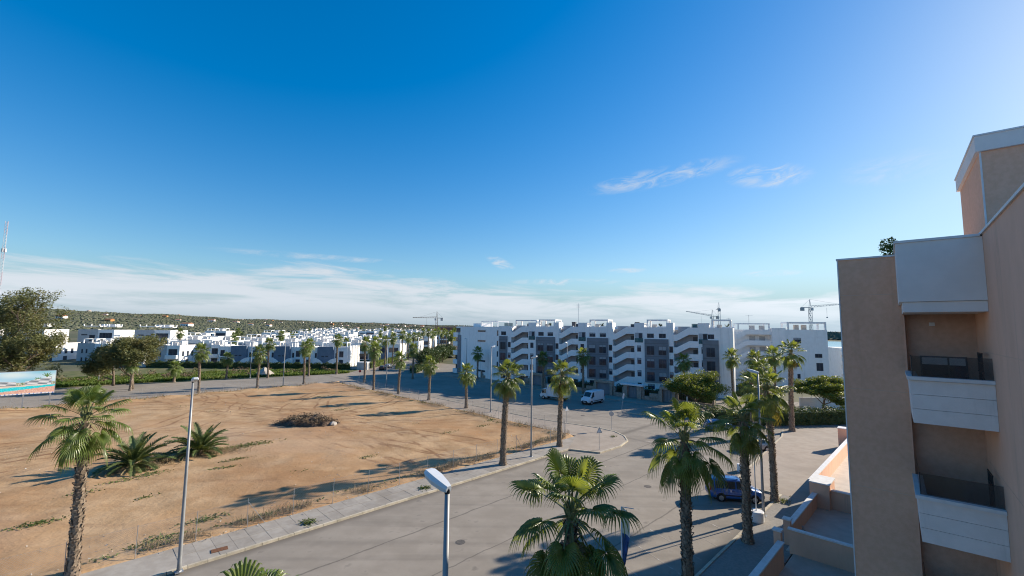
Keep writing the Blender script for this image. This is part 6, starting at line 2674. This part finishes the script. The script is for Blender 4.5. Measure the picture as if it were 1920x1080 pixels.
for k in range(4):
    for j in range(11):
        a_, c_ = k * 11 + j, k * 11 + (j + 1) % 11
        q.f.append((a_, c_, c_ + 11, a_ + 11))
        q.mi.append(0)
q.f.append(tuple(range(44, 55)))
q.mi.append(0)
q.build('heap', M_TILE, hpz)
q = MB()
pl_ = thing('steel_plate', 'rusty steel plate lying on the pavement beside the lamp', 'plate', (*AB(7.6, 33.9), .125), R(38))
q.box(-.45, .45, -.25, .25, 0, .02)
q.build('plate', M_RUST, pl_)

# ------------------------------------------------------------------ flags
def flagpole(label, X, Y, h, base, ang, m1, m2, z=.11, fl=2.6):
    t = thing('flagpole', label, 'flag', (X, Y, z), ang)
    q = MB()
    q.tube([(0, 0, 0), (0, 0, .06), (0, 0, base - .06), (0, 0, base)], [.50, .53, .53, .48], 24)
    q.build('concrete_base', M_CONCRETE if False else M_CAP, t, smooth=False)
    q = MB()
    q.tube([(0, 0, base), (0, 0, h)], [.045, .03], 10)
    q.build('pole', M_WHITE_TRIM, t, smooth=True)
    q = MB()
    n_ = 22
    for k in range(n_ + 1):
        u = k / n_
        z_ = h - u * fl
        wd_ = .42 * (1 - u) ** .35 * (0.55 + .45 * math.sin(min(1, u * 3) * math.pi / 2)) if u < 1 else 0.01
        for j in range(5):
            s_ = j / 4
            q.v.append((.03 + wd_ * s_, (.16 * math.sin(s_ * 7 + u * 9) + .05 * math.sin(u * 23)) * s_ + .03, z_ - .15 * s_))
    for k in range(n_):
        for j in range(4):
            a_ = k * 5 + j
            q.f.append((a_, a_ + 1, a_ + 6, a_ + 5))
            q.mi.append(0 if (k / n_ < .28) else (1 if .42 < k / n_ < .5 else 0) if m1 is m2 else (0 if k / n_ < .45 else 1))
    q.build('flag', [m1, m2], t)
    q = MB()
    q.bar((0, 0.03, h), (.6, 0.03, h - .05), .03)
    q.build('flag_arm', M_WHITE_TRIM, t)
    return t


flagpole('blue advertising flag on a white pole with a round concrete foot', 18.7, 34.4, 7.3, .75, R(25), M_FLAG, M_FLAGW)
flagpole('white and blue flag behind the middle foreground palm', *AB(20.0, 12.1), 5.6, .6, R(-10), M_FLAGW, M_FLAG, z=.004, fl=2.7)
ct = thing('concrete_planter', 'small round white concrete drum on the forecourt edge', 'drum', (*AB(49.6, 15.9), .004))
q = MB()
q.tube([(0, 0, 0), (0, 0, .7), (0, 0, .72)], [.42, .42, .36], 20)
q.build('drum', M_CAP, ct)

# ------------------------------------------------------------------ billboard
bbA, bbB = Vector((-87.2, 70.2, 0)), Vector((-79.6, 77.3, 0))
bd = (bbB - bbA)
BL = bd.length
bb = thing('billboard', 'large billboard showing a pool, palms and white apartments', 'billboard', bbA, math.atan2(bd.y, bd.x))
q = MB()
q.box(0, BL, .03, .22, 2.4, 6.3)
q.build('frame', M_METAL, bb)
GX, GZ = 120, 48
q = MB()
for i in range(GX + 1):
    for j in range(GZ + 1):
        q.v.append((.06 + (BL - .12) * i / GX, 0.02, 2.46 + 3.78 * j / GZ))
for i in range(GX):
    for j in range(GZ):
        k = i * (GZ + 1) + j
        q.f.append((k, k + GZ + 1, k + GZ + 2, k + 1))
        q.mi.append(0)
ps = bpy.data.materials.new('poster_print')
ps.use_nodes = True
at_ = ps.node_tree.nodes.new('ShaderNodeVertexColor')
at_.layer_name = 'print'
ps.node_tree.links.new(at_.outputs[0], ps.node_tree.nodes['Principled BSDF'].inputs['Base Color'])
ps.node_tree.nodes['Principled BSDF'].inputs['Roughness'].default_value = .5
po = q.build('poster', ps, bb)
ca_ = po.data.color_attributes.new('print', 'FLOAT_COLOR', 'CORNER')
crn = random.Random(2)


def print_col(u, v):
    """u left to right, v bottom to top"""
    if v < .045:
        return (.75, .78, .82) if (int(u * 90) % 4) else (.06, .16, .5)
    hz = .40
    if v < hz:
        e = .30 + .12 * (u - .2)
        pool_top = lerp(.27, .38, u)
        pool_bot = lerp(.06, .31, max(0, u - .08) / .92)
        if pool_bot < v < pool_top:
            return (.01, .55, .62) if crn.random() < .8 else (.10, .68, .72)
        if v < .30 and u > .15:
            return (.62, .33, .25) if crn.random() < .6 else (.70, .48, .38)
        return (.66, .55, .45)
    base = lerp(.40, .46, u)
    # left apartment building, right apartment building
    for x0, x1, zt in ((.17, .56, .60), (.66, .96, .72)):
        if x0 < u < x1:
            tp = zt - abs(u - (x0 + x1) / 2) * .25 if x0 < .5 else lerp(.56, .74, (u - x0) / (x1 - x0))
            if v < tp:
                fl_ = (v - base) / .055
                return (.75, .75, .74) if fl_ % 1 < .5 else (.10, .13, .16)
    for x0, hh_, rr_ in ((.08, .86, .12), (.04, .80, .09), (.80, .70, .05), (.90, .88, .06)):
        for k_ in range(5):
            an_ = -.9 + k_ * .45
            px, pz = u - x0, (v - hh_ + rr_ * 2) * .52
            al = px * math.sin(an_) + pz * math.cos(an_)
            ac = px * math.cos(an_) - pz * math.sin(an_)
            if 0 < al < rr_ * 1.5 and abs(ac) < rr_ * .16 * (1 - (al / rr_ / 1.5) ** 2):
                return (.10, .20, .05) if u > .5 else (.22, .26, .05)
        if abs(u - x0) < .006 and v < hh_ - rr_:
            return (.12, .14, .06)
    if v < .52:
        return (.14, .22, .10) if crn.random() < .5 else (.55, .52, .45)
    c_ = .5 + .5 * math.sin(u * 7 + v * 5) * math.cos(u * 3 - v * 9)
    return (lerp(.12, .72, c_ * .7 + .2 * u), lerp(.45, .78, c_ * .7 + .2 * u), lerp(.62, .82, c_))


cols = []
for p in po.data.polygons:
    k = p.index
    i, j = k // GZ, k % GZ
    c_ = print_col((i + .5) / GX, (j + .5) / GZ)
    for _ in p.loop_indices:
        cols += [min(.85, c_[0] * 1.2), min(.85, c_[1] * 1.2), min(.85, c_[2] * 1.2), 1.0]
ca_.data.foreach_set('color', cols)
for x in (.9, BL * .35, BL * .65, BL - .5):
    q = MB()
    q.box(x - .09, x + .09, .06, .24, 0, 2.399)
    q.box(x - .09, x + .09, .222, .36, 2.3, 6.2)
    q.build('post', M_CAP if x < 5 else M_METAL, bb)

# ------------------------------------------------------------------ cranes and mast
def crane(label, X, Y, h, jib, ang, cj=9.0, m=None, up=0.0, zb=0.0):
    t = thing('tower_crane', label, 'crane', (X, Y, zb), ang, 'tower cranes on the skyline')
    m = m or M_METAL
    q = MB()
    w_ = .9
    for x in (-w_, w_):
        for y in (-w_, w_):
            q.bar((x, y, 0), (x, y, h), .22)
    n_ = int(h / 3)
    for k in range(n_):
        z0, z1 = h * k / n_, h * (k + 1) / n_
        q.bar((-w_, -w_, z0), (w_, -w_, z1), .14)
        q.bar((w_, w_, z0), (-w_, w_, z1), .14)
        q.bar((-w_, w_, z0), (-w_, -w_, z1), .14)
    q.build('mast', m, t)
    q = MB()
    q.bar((-w_, 0, h), (0, 0, h + 7), .22)
    q.bar((w_, 0, h), (0, 0, h + 7), .22)
    q.build('tower_head', m, t)
    q = MB()
    e = Vector((jib * math.cos(up), 0, h + .5 + jib * math.sin(up)))
    s0 = Vector((0, 0, h + .5))
    for y in (-.7, .7):
        q.bar(s0 + Vector((0, y, 0)), e + Vector((0, y, 0)), .2)
    q.bar(s0 + Vector((0, 0, 1.4)), e + Vector((0, 0, .4)), .2)
    n_ = int(jib / 2.2)
    for k in range(n_):
        a_, b_ = s0.lerp(e, k / n_), s0.lerp(e, (k + 1) / n_)
        q.bar(a_ + Vector((0, -.7, 0)), b_ + Vector((0, 0, lerp(1.4, .4, (k + 1) / n_))), .12)
        q.bar(a_ + Vector((0, 0, lerp(1.4, .4, k / n_))), b_ + Vector((0, .7, 0)), .12)
    q.bar((0, 0, h + 7), s0.lerp(e, .7) + Vector((0, 0, .8)), .09)
    q.build('jib', m, t)
    q = MB()
    q.bar((0, 0, h + .5), (-cj, 0, h + .5), 1.2, .5)
    q.bar((0, 0, h + 7), (-cj + .5, 0, h + .8), .09)
    q.build('counter_jib', m, t)
    q = MB()
    q.box(-cj - .2, -cj + 2.2, -.9, .9, h - 2.2, h + .3)
    q.build('counterweight', M_TAUPE, t)
    q = MB()
    q.box(.6, 2.2, -.8, .8, h - 2, h + .2)
    q.build('cab', M_WHITE_TRIM, t)
    q = MB()
    tx = jib * .42
    q.bar((tx, 0, h + .4), (tx, 0, h - 7), .10)
    q.box(tx - .5, tx + .5, -.3, .3, h - 7.8, h - 7)
    q.build('hook_line', m, t)
    return t


crane('grey tower crane with long jib above the right end of the roofs', 240, 350, 14.5 + 350 * 42 / 816, 30, R(-5), 7, up=R(6))
crane('pale tower crane with short visible jib behind the apartment roofs', 200, 420, 14.5 + 420 * 38 / 816, 26, R(70), 6)
crane('small tower crane with jib pointing left behind the apartment roofs', 198, 430, 14.5 + 430 * 24 / 816, 26, R(178), 6, up=R(10))
crane('distant tower crane with reddish jib above the brick building', -75.5, 440, 14.5 + 440 * 15.5 / 816, 24, R(184), 6, m=M_RUST)
M_MASTR = mat('sky_toned_mast_red', (0.42, 0.36, 0.42), (0.46, 0.40, 0.45), 1, .8)  # red paled towards the sky colour, distance fading put into the paint
M_MASTW = mat('sky_toned_mast_white', (0.50, 0.54, 0.60), (0.46, 0.5, 0.56), 1, .8)  # white toned towards the sky colour so the far mast reads faint
mx_ = thing('radio_mast', 'red and white lattice radio mast at the left edge of the sky', 'mast', (-300, 254, 6))
for k in range(9):
    z0, z1 = k * 7.6, (k + 1) * 7.6
    q = MB()
    for j in range(3):
        a_, c_ = j * 2.094, (j + 1) * 2.094
        w0, w1 = 1.0, 1.0
        p0, p1 = Vector((math.cos(a_) * .7, math.sin(a_) * .7, z0)), Vector((math.cos(a_) * .7, math.sin(a_) * .7, z1))
        q.bar(p0, p1, .13)
        r0, r1 = Vector((math.cos(c_) * .7, math.sin(c_) * .7, z0)), Vector((math.cos(c_) * .7, math.sin(c_) * .7, z1))
        for s_ in range(4):
            q.bar(p0.lerp(p1, s_ / 4), r0.lerp(r1, (s_ + 1) / 4), .06)
    q.build('mast_section', M_MASTR if k % 2 == 0 else M_MASTW, mx_)
q = MB()
for k in range(5):
    a_ = k * 1.257
    q.box(math.cos(a_) * .9 - .15, math.cos(a_) * .9 + .15, math.sin(a_) * .9 - .15, math.sin(a_) * .9 + .15, 50, 52)
q.build('antenna', M_WHITE_TRIM, mx_)
# white low wall behind the hedge on the right
lw = thing('garden_wall', 'low white wall behind the clipped hedge beside the tan building', 'wall', (52.5, 80.5, 0), R(4))
q = MB()
q.box(0, 22, 0, .25, 0, 2.3)
q.build('wall_body', M_WHITE, lw)
q = MB()
q.box(-.05, 22.05, -.06, .31, 2.302, 2.4)
q.build('coping', M_CAP, lw)
rl = MB()
for k in range(12):
    rl.box(.5 + k * 1.8, .58 + k * 1.8, .1, .16, 2.4, 3.5)
rl.box(0, 22, .1, .16, 3.5, 3.58)
rl.build('railing', M_WHITE_TRIM, lw)
